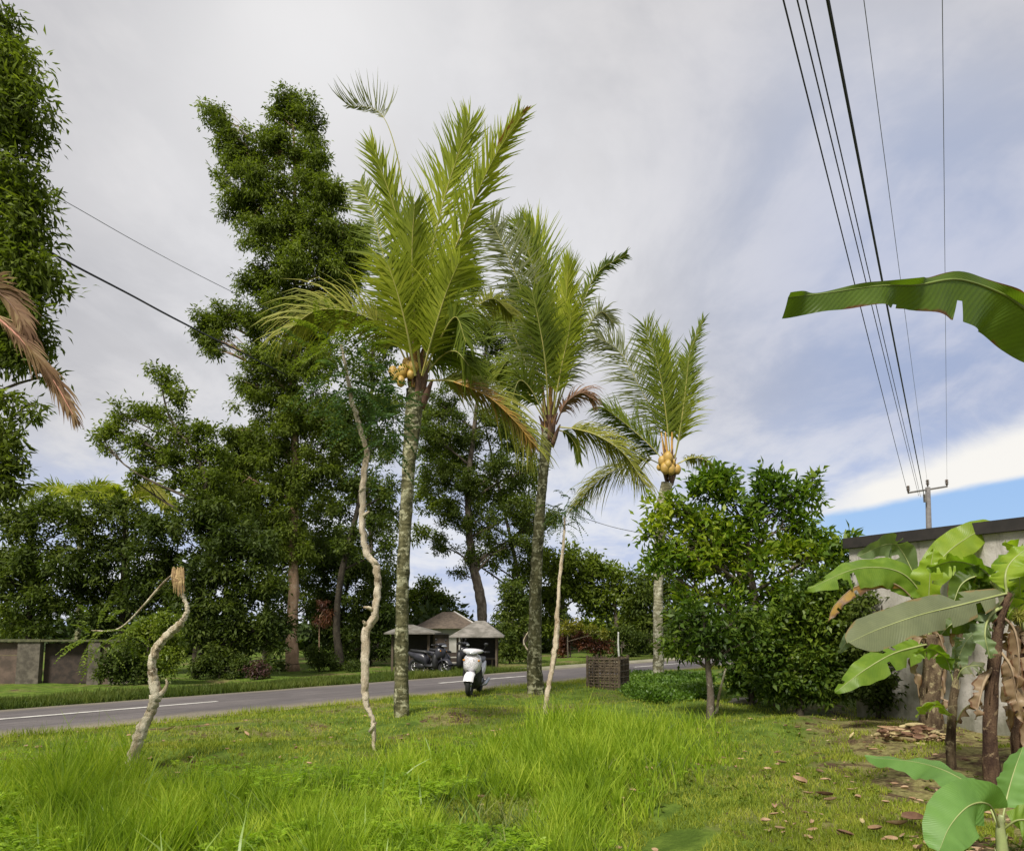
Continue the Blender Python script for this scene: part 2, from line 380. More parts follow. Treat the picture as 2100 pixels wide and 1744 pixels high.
for k in range(1, 6): dash(td+per*k+(td-tc_)*(k-1), td+per*k+(td-tc_)*k)
# pale dusty shoulder along the near edge of the road and a mouth of a side lane on the far side
DUST = plain('dust', (.26, .22, .16), .95, c2=(.16, .13, .085), scale=3, bmp=.4)
vs = []; ts2 = np.arange(-12, 30, .4)
for t in ts2:
    a = .10+.12*noise.noise(Vector((t*.6, 20, 0))); 
    for s_ in (-.16-max(0, a)*1.3, -.06): vs.append(rp(t, s_, float(H(*rp(t, s_).xy))+.012))
tag(MB().add(vs, [(2*i, 2*i+2, 2*i+3, 2*i+1) for i in range(len(ts2)-1)]).build('dusty_verge', DUST), kind='structure')
vs = []; lane0, lane1 = t_at(1120, 1372), t_at(1330, 1356)
for t in np.linspace(lane0-1, lane1+22, 40):
    for s_ in np.linspace(RW+.14, RW+.14+4.5, 6):
        p = rp(t, s_); vs.append((p.x, p.y, float(H(p.x, p.y))+.012))
tag(MB().add(vs, [(i*6+k, (i+1)*6+k, (i+1)*6+k+1, i*6+k+1) for i in range(39) for k in range(5)]).build('gravel_lane', plain('gravel', (.27, .245, .18), .95, c2=(.15, .15, .08), scale=2.2, bmp=.4)), kind='structure')

# ------------------------------------------------------------------ foliage generator
def unit(a): return a/np.maximum(np.linalg.norm(a, axis=-1, keepdims=True), 1e-6)
def leaf_quads(P, D, Nn, L, Wd, fold=.25):
    "diamond leaves: base P, axis D, normal Nn, arrays"
    Sd = unit(np.cross(D, Nn)); L = L[:, None]; Wd = Wd[:, None]
    v0 = P; v1 = P+D*L*.45+Sd*Wd*.5+Nn*Wd*fold; v2 = P+D*L-Nn*L*.12; v3 = P+D*L*.45-Sd*Wd*.5+Nn*Wd*fold
    V_ = np.stack([v0, v1, v2, v3], 1).reshape(-1, 3); n_ = len(P)
    return V_, np.arange(n_*4).reshape(n_, 4)
def clumps(blobs, Ybase, depthf, seed, cr=.42, minr=.0):
    "clump centres spread through the volume of every blob"
    r_ = np.random.default_rng(seed); C = []; Rr = []; main = []
    for b in blobs:
        x, y, rad = b[:3]; dy = b[3] if len(b) > 3 else 0.
        p = A(x, y, Ybase+dy); rm = rad*S(y, Ybase+dy); main.append((np.array(p), rm))
        k = max(4, int(2.3*(rm/cr)**2)); q_ = unit(r_.normal(size=(k, 3)))*(r_.random((k, 1))**.42)*rm*.88
        q_[:, 1] *= depthf
        C.append(np.array(p)+q_); Rr.append(r_.uniform(.65, 1.25, k)*min(cr, rm*.75))
    for i, (p, rm) in enumerate(main if seed in (11, 31, 83) else []):
        ds = sorted((float(np.linalg.norm(p-q2)), j) for j, (q2, _) in enumerate(main) if j != i)[:3]
        for d_, j in ds:
            q2, r2 = main[j]
            if d_ < (rm+r2)*1.25:
                k = max(2, int(.34*(min(rm, r2)/cr)**2)); f_ = r_.uniform(.3, .7, (k, 1)); C.append(p*(1-f_)+q2*f_+r_.normal(size=(k, 3))*min(rm, r2)*.42); Rr.append(r_.uniform(.5, 1.1, k)*min(cr, rm*.7))
    return np.concatenate(C), np.concatenate(Rr), main
def crown(name, mat, parent, blobs, Ybase, seed, tau=2.2, L=.16, W=.07, depthf=1.1, droop=.25, cr=.42, spread=1., sides=1.):
    C, Rr, main = clumps(blobs, Ybase, depthf, seed, cr)
    r_ = np.random.default_rng(seed+1)
    per = np.maximum(6, (tau*math.pi*Rr**2/(L*W*.5*.5)*.62)).astype(int)
    ci = np.repeat(np.arange(len(C)), per); n_ = len(ci)
    off = unit(r_.normal(size=(n_, 3)))*(r_.random((n_, 1))**.55)*(1+.9*np.clip(r_.normal(0, .5, (n_, 1)), 0, 2)); off[:, 2] *= .8
    P = C[ci]+off*Rr[ci][:, None]*spread
    D = unit(off*.9+r_.normal(size=(n_, 3))*.75+np.array([0, 0, -droop]))
    N0 = unit(np.array([0, 0, 1.])+r_.normal(size=(n_, 3))*.75); N0 = unit(N0-D*np.sum(N0*D, 1, keepdims=True))
    V_, F_ = leaf_quads(P, D, N0, L*r_.uniform(.45, 1.4, n_), W*r_.uniform(.6, 1.3, n_))
    o = npmesh(name, V_, F_, mat, parent)
    STAT.append((parent.name if parent else name, n_))
    return C, Rr, main
STAT = []
def limbs(mb, trunkpts, trunkr, C, main, seed, nb=1., n=5, wig=.12):
    "boughs from the trunk to each blob, twigs from there to its clumps"
    r_ = random.Random(seed); T = [Vector(p) for p in trunkpts]
    for p, rm in main:
        p = Vector(p); best = None
        for i, t in enumerate(T):
            dz = p.z-t.z; h = math.hypot(p.x-t.x, p.y-t.y)
            sc2 = abs(dz-h*.6)+h*.3+(6 if dz < 0 else 0)
            if best is None or sc2 < best[0]: best = (sc2, i, t)
        i, t = best[1:]; L_ = (p-t).length
        if L_ < .3: continue
        mid = t.lerp(p, .5)+Vector((r_.uniform(-1, 1), r_.uniform(-1, 1), r_.uniform(-.2, .9)))*wig*L_
        r0 = min(trunkr[i]*.6, .012+.017*L_+.02*rm); pts = crom([t, mid, p], 7)
        mb.tube(pts, lerpl([r0, r0*.65, r0*.3], 7), n, lump=.15, seed=r_.random()*9)
        near = [Vector(c) for c in C if (Vector(c)-p).length < rm*1.2]; r_.shuffle(near)
        for c in near[:max(3, int(8*nb))]:
            a = pts[r_.randint(3, 6)]; m2 = a.lerp(c, .5)+Vector((0, 0, .12))*(c-a).length
            mb.tube([a, m2, c], [r0*.34, r0*.22, .006], 4)
def tree(name, label, cat, base, tpts, trad, blobs, leafm, barkm, seed, group=None, tau=2.2, L=.16, W=.07, depthf=1.1, droop=.25, cr=.42, lump=.18, nb=1., spread=1., tn=10):
    "base: world point; tpts: picture points of the trunk above it; trad in metres"
    e = empty(name, base, label, cat, group); D = base.y
    pts = [base+Vector((0, 0, -.15))]+[A(x, y, D+(d_[0] if d_ else 0)) for x, y, *d_ in tpts]
    nn = max(8, 5*len(pts)); tp = crom(pts, nn); tr = lerpl(trad, nn)
    mb = MB(); mb.tube(tp, tr, tn, lump=lump, seed=seed)
    C, Rr, main = crown('crown', leafm, e, blobs, D, seed, tau, L, W, depthf, droop, cr, spread)
    limbs(mb, tp[nn//5:], tr[nn//5:], C, main, seed, nb)
    mb.build('trunk', barkm, e, smooth=True)
    return e

TREES_ON = True
# ---- tall tree in the middle-left
b = G(600, 1375)
TB = b
tree('tall_tree', 'tallest dark green tree with a pinkish trunk, left of the palms across the road', 'tree', b,
     [(598, 1300), (603, 1200), (600, 1100), (606, 950), (600, 800), (612, 650), (600, 500), (606, 360), (600, 240)],
     [.36, .27, .24, .23, .2, .17, .14, .11, .08, .04],
     [(596, 200, 34), (628, 245, 44), (570, 235, 22), (432, 235, 26), (462, 262, 24), (456, 300, 22), (500, 310, 40), (470, 350, 34), (560, 310, 55), (632, 325, 55),
      (540, 390, 70), (640, 410, 70), (490, 425, 40), (562, 480, 75), (655, 490, 70), (690, 400, 28), (727, 470, 36), (742, 520, 30), (600, 565, 80), (520, 575, 40),
      (690, 570, 50), (720, 550, 40), (430, 652, 34), (465, 640, 32), (412, 680, 22), (440, 712, 24), (545, 655, 60), (620, 650, 70), (690, 640, 40), (560, 735, 68), (640, 740, 62),
      (520, 805, 48), (600, 830, 70), (500, 880, 50), (570, 920, 70), (660, 870, 60), (480, 960, 50), (610, 1000, 50), (540, 1030, 55), (655, 960, 40), (590, 1085, 44), (625, 1135, 34), (560, 1120, 36)],
     L_tall, PINKB, 11, tau=2.0, L=.23, W=.07, cr=.40, droop=.6, depthf=1.0)
# ---- open branching tree on the left
b = G(402, 1388)
tree('branching_tree', 'smaller open-crowned tree with sky between its branches, left of the tallest tree', 'tree', b,
     [(405, 1300), (415, 1200), (430, 1100), (425, 1000), (400, 930), (350, 860), (330, 790)], [.2, .16, .14, .13, .11, .08, .05, .03],
     [(322, 762, 24), (345, 785, 24), (372, 812, 28), (300, 840, 28), (330, 855, 30), (250, 850, 28), (235, 882, 30), (212, 912, 26), (270, 905, 34), (300, 940, 36), (355, 885, 38), (345, 935, 34), (395, 925, 40),
      (300, 975, 22), (275, 985, 18), (420, 880, 30), (440, 940, 40), (445, 1000, 45), (400, 985, 34), (365, 985, 26)],
     L_mid, GREYB, 21, tau=1.6, L=.20, W=.08, cr=.32, depthf=1.2)
# ---- tree at the left edge
b = Vector((-10.8, 14.6, 0)); b.z = float(H(b.x, b.y))
tree('edge_tree', 'tall leafy tree cut by the left edge of the picture, reaching above the frame', 'tree', b,
     [(-60, 1250), (-40, 1000), (-50, 800), (-30, 600), (-40, 400), (-30, 200), (-60, 0)], [.3, .26, .22, .2, .18, .15, .12, .08],
     [(8, 50, 44), (-50, 60, 70), (15, 130, 60), (45, 175, 60), (-60, 200, 90), (60, 245, 40), (10, 260, 70), (15, 340, 62), (-60, 380, 90), (40, 420, 66), (20, 500, 72), (72, 500, 46), (65, 440, 36),
      (45, 570, 62), (85, 570, 28), (-60, 560, 90), (15, 640, 60), (60, 650, 40), (85, 700, 30, .6), (110, 770, 26, .8), (40, 730, 38), (-20, 720, 60), (10, 810, 30), (60, 830, 28), (30, 890, 26), (15, 950, 28), (42, 945, 16), (-40, 900, 60), (30, 1000, 20), (-30, 1010, 50)],
     L_tall, GREYB, 31, tau=1.35, L=.21, W=.06, cr=.32, droop=.6, depthf=1.0, spread=1.1)
# ---- tree behind the first two palms
b = G(992, 1345)
tree('grey_trunk_tree', 'grey-trunked tree with a loose crown behind the scooter and the two nearer palms', 'tree', b,
     [(990, 1290), (986, 1230), (975, 1180), (965, 1120), (960, 1000), (970, 900), (985, 780), (1010, 660)],
     [.42, .36, .33, .32, .26, .2, .16, .12, .06],
     [(905, 830, 44), (950, 770, 44), (1010, 760, 48), (1040, 640, 42), (1060, 590, 24), (1070, 700, 46), (1000, 690, 46), (945, 660, 40), (960, 580, 30), (885, 900, 44), (950, 890, 48), (1020, 860, 52), (900, 975, 46), (965, 985, 48), (1030, 960, 46),
      (925, 1055, 40), (990, 1065, 50), (1060, 1040, 46), (1085, 960, 34), (905, 1120, 24), (960, 1130, 30), (1035, 1125, 40), (1085, 1110, 34), (940, 1175, 16), (1135, 1060, 22)],
     L_dark, GREYB, 41, tau=1.6, L=.24, W=.085, cr=.42, depthf=1.1)
b = G(700, 1372)
tree('leaning_tree', 'dark loose-crowned tree filling the gap between the tallest tree and the first palm', 'tree', b,
     [(690, 1280), (700, 1180), (725, 1080), (745, 980), (760, 850), (765, 700)], [.2, .17, .15, .13, .12, .09, .05],
     [(775, 640, 30), (795, 700, 34), (760, 750, 44), (790, 820, 44), (740, 840, 48), (720, 910, 44), (790, 910, 40), (750, 990, 34), (800, 1000, 30), (700, 1040, 30), (775, 1070, 34), (725, 1110, 40), (790, 1120, 30), (690, 985, 34), (700, 860, 40)],
     L_dark, DARKB, 51, tau=1.6, L=.22, W=.085, cr=.38)
# ---- band of trees along the far road side, left; leaf colours darkened as shade
def row(name, label, cat, bx, by, tw, blobs, lm, bm, seed, dY=0., **k):
    b = G(bx, by)
    if dY: b = b+Vector((b.x/b.y*dY, dY, 0)); b.z = float(H(b.x, b.y))
    ys = [min(by-30, max(q_[1] for q_ in blobs)), sum(q_[1] for q_ in blobs)/len(blobs), min(q_[1] for q_ in blobs)+10]
    xs = [bx, .5*bx+.5*sum(q_[0] for q_ in blobs)/len(blobs), sum(q_[0] for q_ in blobs)/len(blobs)]
    return tree(name, label, cat, b, list(zip(xs, ys)), [tw, tw*.8, tw*.6, tw*.3], blobs, lm, bm, seed, **k)
kw = dict(tau=1.95, L=.23, W=.09, cr=.42)
BACK = 'trees in the dark band beyond the road'
row('roadside_tree', 'broad mid green tree at the far left behind the concrete wall', 'tree', 60, 1392, .17,
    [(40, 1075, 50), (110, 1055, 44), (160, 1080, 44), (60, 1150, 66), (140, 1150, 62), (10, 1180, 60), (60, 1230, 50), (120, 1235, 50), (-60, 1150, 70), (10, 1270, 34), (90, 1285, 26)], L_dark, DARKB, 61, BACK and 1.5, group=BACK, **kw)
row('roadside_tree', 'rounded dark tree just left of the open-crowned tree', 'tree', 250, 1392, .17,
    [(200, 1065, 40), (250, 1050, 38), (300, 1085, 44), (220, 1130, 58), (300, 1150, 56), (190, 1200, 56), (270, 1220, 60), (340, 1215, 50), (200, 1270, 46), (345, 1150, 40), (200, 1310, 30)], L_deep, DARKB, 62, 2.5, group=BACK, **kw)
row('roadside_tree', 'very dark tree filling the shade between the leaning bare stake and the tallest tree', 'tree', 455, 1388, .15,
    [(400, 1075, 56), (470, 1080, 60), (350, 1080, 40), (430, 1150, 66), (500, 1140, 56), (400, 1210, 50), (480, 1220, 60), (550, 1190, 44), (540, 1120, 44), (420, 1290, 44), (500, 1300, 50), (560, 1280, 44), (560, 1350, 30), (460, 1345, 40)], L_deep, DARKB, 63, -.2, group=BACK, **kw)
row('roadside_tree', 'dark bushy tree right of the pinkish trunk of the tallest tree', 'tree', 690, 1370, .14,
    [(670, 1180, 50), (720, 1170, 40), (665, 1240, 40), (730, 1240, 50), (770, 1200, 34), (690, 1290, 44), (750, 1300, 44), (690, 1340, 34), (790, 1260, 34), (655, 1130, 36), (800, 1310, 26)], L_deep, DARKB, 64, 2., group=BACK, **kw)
row('round_bush', 'yellow-green bush behind the leaning pale stake by the wall', 'bush', 300, 1400, .06,
    [(300, 1290, 34), (345, 1285, 32), (270, 1310, 28), (340, 1330, 36), (290, 1345, 32), (350, 1365, 30), (310, 1378, 26), (250, 1345, 24), (330, 1268, 18)], L_lime, DARKB, 65, 0., tau=1.8, L=.12, W=.06, cr=.26)
row('dark_shrub', 'dark shrub growing against the right end of the old compound wall', 'shrub', 255, 1402, .04,
    [(225, 1345, 24), (250, 1370, 28), (215, 1380, 20), (285, 1385, 22), (265, 1340, 24), (240, 1392, 18)], L_deep, DARKB, 66, -1.0, tau=1.8, L=.14, W=.07, cr=.24)
row('flowering_shrub', 'low pink-flowering shrub in the shade left of the pinkish trunk', 'shrub', 528, 1393, .03,
    [(515, 1368, 15), (538, 1362, 14), (548, 1378, 13), (522, 1382, 14)], L_pink, DARKB, 67, 0., tau=1.3, L=.10, W=.06, cr=.2)
row('dark_shrub', 'low leafy shrub left of the pink-flowering shrub', 'shrub', 450, 1395, .04,
    [(400, 1372, 24), (440, 1378, 24), (480, 1380, 22), (425, 1350, 20), (495, 1360, 20)], L_deep, DARKB, 68, .6, tau=1.8, L=.14, W=.06, cr=.24)
row('dark_shrub', 'dark shrub against the foot of the pinkish trunk of the tallest tree', 'shrub', 655, 1380, .04,
    [(640, 1345, 24), (665, 1355, 24), (690, 1362, 22), (575, 1365, 18), (720, 1368, 20)], L_deep, DARKB, 69, .6, tau=1.6, L=.14, W=.06, cr=.24)
row('dry_shrub', 'reddish-brown stringy shrub right of the pinkish trunk', 'shrub', 655, 1372, .03,
    [(664, 1240, 14), (660, 1275, 16), (668, 1258, 12)], L_rust, PINKB, 70, -.4, tau=1.0, L=.18, W=.03, cr=.18, droop=1.)
row('backdrop_tree', 'loose tall tree behind the lower half of the tallest tree', 'tree', 545, 1366, .2,
    [(480, 990, 56), (540, 960, 54), (600, 1080, 56), (660, 1040, 50), (470, 1060, 50), (540, 1120, 60), (610, 1160, 56), (670, 1110, 50), (420, 1020, 40), (560, 1210, 56), (640, 1230, 50), (700, 1140, 40), (505, 1030, 50), (590, 1000, 50), (560, 1290, 50)], L_dark, GREYB, 91, 5., tau=1.5, L=.26, W=.12, cr=.45)
row('backdrop_tree', 'loose-leaved tree seen between the first and second palm trunks, farthest back', 'tree', 1075, 1352, .2,
    [(880, 1010, 46), (940, 940, 50), (1000, 1010, 50), (1065, 990, 46), (1050, 900, 50), (900, 930, 46), (870, 870, 40), (1090, 1070, 46), (860, 1090, 26), (1105, 1150, 40), (1060, 1180, 44), (1095, 1230, 44), (1000, 1150, 30), (1040, 1240, 34)], L_mid, GREYB, 92, 8., tau=1.3, L=.30, W=.13, cr=.5)
row('backdrop_tree', 'dark loose tree between the pinkish trunk and the first palm, behind the crooked tall stake', 'tree', 770, 1358, .2,
    [(720, 1000, 40), (770, 1030, 44), (700, 950, 44), (800, 1060, 36), (740, 1150, 46), (790, 1180, 44), (700, 1090, 36), (680, 880, 44), (740, 900, 44), (800, 1240, 34), (760, 1270, 40)], L_dark, GREYB, 93, 6., tau=1.35, L=.28, W=.12, cr=.45)
row('roadside_bush', 'dark hedge-like bush behind the shelters and left of the second palm', 'bush', 1000, 1345, .08,
    [(820, 1300, 30), (860, 1295, 34), (900, 1310, 30), (960, 1305, 26), (1010, 1300, 22), (1060, 1310, 30), (800, 1330, 24), (1095, 1300, 30), (1110, 1330, 26), (940, 1335, 24)], L_dark, GREYB, 94, 8., tau=2.2, L=.3, W=.15, cr=.5)
# ---- light trees and houses seen between the palm trunks
kwf = dict(tau=2.4, L=.34, W=.17, cr=.7)
row('garden_tree', 'light green tree above the small tin shelter right of the first palm', 'tree', 880, 1352, .18,
    [(880, 1205, 28), (905, 1225, 30), (865, 1240, 30), (890, 1262, 34), (925, 1262, 26), (855, 1275, 28), (840, 1230, 30), (820, 1265, 28), (885, 1285, 28)], L_lime, GREYB, 71, 7., tau=2.3, L=.26, W=.13, cr=.5)
row('garden_tree', 'round dark-green tree right of the second palm against the low sky', 'tree', 1150, 1348, .25,
    [(1135, 1160, 40), (1175, 1150, 38), (1215, 1160, 32), (1150, 1215, 44), (1205, 1215, 44), (1120, 1225, 30), (1140, 1270, 34)], L_mid, GREYB, 72, 6., group='trees at the far bend', **kwf)
row('garden_tree', 'smaller yellowish-green tree farther right at the far bend', 'tree', 1265, 1345, .22,
    [(1235, 1160, 26), (1265, 1190, 34), (1240, 1235, 40), (1290, 1240, 36), (1225, 1280, 34), (1275, 1290, 36)], L_lime, GREYB, 73, 4., group='trees at the far bend', **kwf)
row('garden_tree', 'dark low tree behind the third palm trunk', 'tree', 1345, 1345, .2,
    [(1320, 1205, 36), (1360, 1190, 40), (1310, 1260, 36), (1360, 1270, 44), (1400, 1240, 44), (1330, 1310, 28), (1385, 1310, 30)], L_dark, GREYB, 74, 3., group='trees at the far bend', **kwf)
row('roadside_bush', 'dark bush with thin stems behind the second palm trunk', 'bush', 1045, 1362, .05,
    [(1040, 1270, 26), (1050, 1310, 30), (1035, 1340, 24), (1070, 1330, 24), (1065, 1230, 30), (1045, 1205, 24), (1085, 1270, 24)], L_dark, GREYB, 75, 1.5, tau=1.7, L=.2, W=.1, cr=.4)
row('croton_bush', 'yellow-topped bush with purple shade right of the slim pale stake', 'bush', 1165, 1352, .05,
    [(1160, 1285, 16), (1185, 1282, 16), (1210, 1290, 14), (1235, 1298, 12)], L_yellow, GREYB, 76, 1., tau=1.4, L=.16, W=.06, cr=.25)
row('croton_bush', 'dark reddish bush under the yellow-topped bush beside the pale stake', 'bush', 1170, 1352, .05,
    [(1160, 1312, 18), (1190, 1312, 20), (1155, 1335, 14), (1215, 1320, 18), (1240, 1325, 16)], L_rust, GREYB, 77, 1.6, tau=1.7, L=.18, W=.08, cr=.3)
row('roadside_bush', 'dark spreading bush at the road edge above the lattice crate', 'bush', 1275, 1345, .05,
    [(1250, 1315, 22), (1280, 1300, 24), (1305, 1315, 22), (1265, 1335, 14), (1300, 1338, 12), (1335, 1310, 20), (1230, 1335, 14)], L_deep, GREYB, 78, -.6, tau=1.8, L=.2, W=.09, cr=.35)
row('roadside_bush', 'low dark bush beyond the road just left of the tallest palm trunk', 'bush', 760, 1368, .05,
    [(745, 1350, 16), (770, 1340, 18), (790, 1335, 16), (735, 1335, 14)], L_deep, GREYB, 79, 2., tau=1.8, L=.16, W=.08, cr=.3)
# ---- big bush and trees on the right
b = G(1590, 1445)
tree('broadleaf_tree', 'bright glossy-leaved tree in front of the concrete building, right of the third palm', 'tree', b,
     [(1580, 1380), (1560, 1280), (1540, 1180), (1530, 1080)], [.13, .11, .09, .07, .04],
     [(1432, 1000, 38), (1475, 985, 34), (1500, 1015, 38), (1560, 985, 34), (1590, 1005, 36), (1640, 1010, 36), (1665, 985, 18), (1610, 1045, 40), (1370, 1045, 32), (1335, 1085, 28), (1400, 1060, 40), (1445, 1070, 48), (1520, 1080, 56), (1350, 1120, 28),
      (1385, 1140, 44), (1460, 1150, 56), (1545, 1160, 60), (1620, 1120, 48), (1660, 1150, 42), (1700, 1115, 34), (1725, 1130, 30), (1600, 1210, 56), (1540, 1040, 40), (1640, 1070, 40), (1350, 1160, 34), (1420, 1110, 40), (1500, 1220, 50), (1680, 1200, 48), (1420, 1210, 40), (1470, 1280, 44), (1560, 1280, 50), (1640, 1280, 50), (1720, 1180, 36)],
     L_bright, GREYB, 81, tau=1.9, L=.19, W=.075, cr=.25, depthf=1.0, droop=-.35)
b = G(1456, 1474)
tree('young_tree', 'small thin-stemmed tree at the edge of the mown grass below the bright tree', 'tree', b,
     [(1457, 1420), (1452, 1370), (1448, 1310), (1440, 1250)], [.075, .06, .05, .045, .03],
     [(1400, 1275, 34), (1440, 1260, 30), (1380, 1310, 28), (1430, 1310, 34), (1480, 1290, 34), (1520, 1270, 30), (1500, 1320, 28), (1460, 1345, 26), (1395, 1335, 16), (1550, 1310, 24), (1415, 1345, 18)],
     L_under, GREYB, 82, tau=1.6, L=.14, W=.055, cr=.2, depthf=1.0)
row('dark_bush', 'dense dark green bush left of the banana plants, under the bright tree', 'bush', 1640, 1432, .08,
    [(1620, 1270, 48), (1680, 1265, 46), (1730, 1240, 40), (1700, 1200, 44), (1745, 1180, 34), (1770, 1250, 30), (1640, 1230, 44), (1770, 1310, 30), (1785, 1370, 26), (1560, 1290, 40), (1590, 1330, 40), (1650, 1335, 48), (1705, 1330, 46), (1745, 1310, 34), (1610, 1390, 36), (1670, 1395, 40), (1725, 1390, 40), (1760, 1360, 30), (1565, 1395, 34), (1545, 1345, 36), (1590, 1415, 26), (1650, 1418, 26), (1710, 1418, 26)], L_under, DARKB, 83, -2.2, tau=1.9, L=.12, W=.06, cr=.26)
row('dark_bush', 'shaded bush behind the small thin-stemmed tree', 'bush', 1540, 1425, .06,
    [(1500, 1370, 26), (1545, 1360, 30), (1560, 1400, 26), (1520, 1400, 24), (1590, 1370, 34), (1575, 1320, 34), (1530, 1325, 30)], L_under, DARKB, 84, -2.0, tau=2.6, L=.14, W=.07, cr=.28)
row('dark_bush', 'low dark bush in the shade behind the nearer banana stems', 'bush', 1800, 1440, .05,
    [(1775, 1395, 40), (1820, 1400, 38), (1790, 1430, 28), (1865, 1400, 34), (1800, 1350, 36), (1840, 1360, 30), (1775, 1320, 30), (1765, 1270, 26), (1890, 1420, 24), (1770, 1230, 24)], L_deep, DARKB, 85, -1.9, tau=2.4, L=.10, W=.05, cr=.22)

# ---- far treeline that closes the view
mbt = leafmat('far_leaf', [(.03, .05, .015), (.055, .085, .022), (.09, .12, .03)], .2)
def far_wood():
    r_ = np.random.default_rng(5); C = []; Rr = []
    for a in np.arange(-75, 62, 1.1):
        D = 58+8*math.sin(a*.3)+r_.uniform(-3, 3); x = math.tan(R(a))*D if abs(a) < 50 else math.copysign(D*1.2+(abs(a)-50)*3, a)
        hgt = 2.2+1.6*noise.noise(Vector((a*.25, 3, 0)))+r_.uniform(-.4, .4)
        if -5 < a < 0: hgt *= .35
        for _ in range(5): C.append((x+r_.uniform(-1, 1), D+r_.uniform(-1.5, 1.5), -.6+hgt*r_.uniform(.1, 1.))); Rr.append(r_.uniform(.8, 1.4))
    C = np.array(C); Rr = np.array(Rr); per = 60; ci = np.repeat(np.arange(len(C)), per); n_ = len(ci)
    off = unit(r_.normal(size=(n_, 3)))*(r_.random((n_, 1))**.5)
    P = C[ci]+off*Rr[ci][:, None]; D_ = unit(off+r_.normal(size=(n_, 3))*.6)
    N0 = unit(r_.normal(size=(n_, 3))*.8+np.array([0, -.3, .8]))
    V_, F_ = leaf_quads(P, D_, N0, np.full(n_, .75), np.full(n_, .42))
    tag(npmesh('distant_wood', V_, F_, mbt), 'dark distant line of trees low on the horizon beyond the village', 'wood', kind='stuff')
far_wood()

# ------------------------------------------------------------------ coconut palms
def frond(name, parent, pts, mat, rmat, LL=.55, ang=42, droop=.3, roll=0., nl=75, sides=(1, 1), start=.16, r0=.028, wid=.035, seed=0, wind=(0, 0, 0), tipf=.55):
    r_ = random.Random(seed); n = 34; c = crom(pts, n)
    if LL > .34: LL *= 1.2; nl = int(nl*1.5); wid *= 1.0
    mb = MB(); mb.tube(c, lerpl([r0, r0*.75, r0*.5, r0*.25, .004], n), 5, 1, flat_=.6)
    vs = []; fs = []; mi = []
    for sgn, wgt in ((1, sides[0]), (-1, sides[1])):
        if not wgt: continue
        for j in range(nl):
            u = start+(1-start)*(j+r_.random()*.6)/nl
            f = min(u, .9999)*(n-1); k = int(f); p = c[k].lerp(c[min(k+1, n-1)], f-k)
            t = (c[min(k+1, n-1)]-c[max(k-1, 0)]).normalized(); vv = (p-Vector((0, 0, EYE))).normalized()
            s0 = t.cross(vv).normalized(); n0 = s0.cross(t).normalized()
            ro = R(roll+r_.gauss(0, 10)); sd_ = (s0*math.cos(ro)*sgn+n0*math.sin(ro))
            x = (u-start)/(1-start); bz = r_.gauss(0, 1); ln = LL*wgt*(math.sin(math.pi*min(1, .18+x*.80))**.7*(1-x)+(.55+.45*math.sin(math.pi*x))*x*tipf/.55*.8)*r_.uniform(.5, 1.3)
            a = R(ang*(1.08-.42*x)+r_.gauss(0, 9)); d = (t*math.cos(a)+sd_*math.sin(a)).normalized()
            wn = wid*r_.uniform(.75, 1.15); q = p.copy(); sg = 4; row_ = []
            nn = d.cross(t); nn = nn.normalized() if nn.length > 1e-4 else n0
            for i in range(sg+1):
                wd = wn*(.55, 1., .85, .5, .06)[i]/2; ax = d.cross(nn).normalized()
                row_ += [q+ax*wd, q-ax*wd]; q = q+d*ln/sg
                d = (d+Vector((0, 0, -1))*(droop+.10)*.32*r_.uniform(.5, 1.6)*(.6+.3*i)+Vector(wind)*.3+Vector((r_.gauss(0, .035), r_.gauss(0, .035), r_.gauss(0, .03)))).normalized()
            b_ = len(vs); vs += row_; fs += [(b_+2*i, b_+2*i+1, b_+2*i+3, b_+2*i+2) for i in range(sg)]
    mb.add(vs, fs, 0)
    return mb.build(name, [mat, rmat], parent)
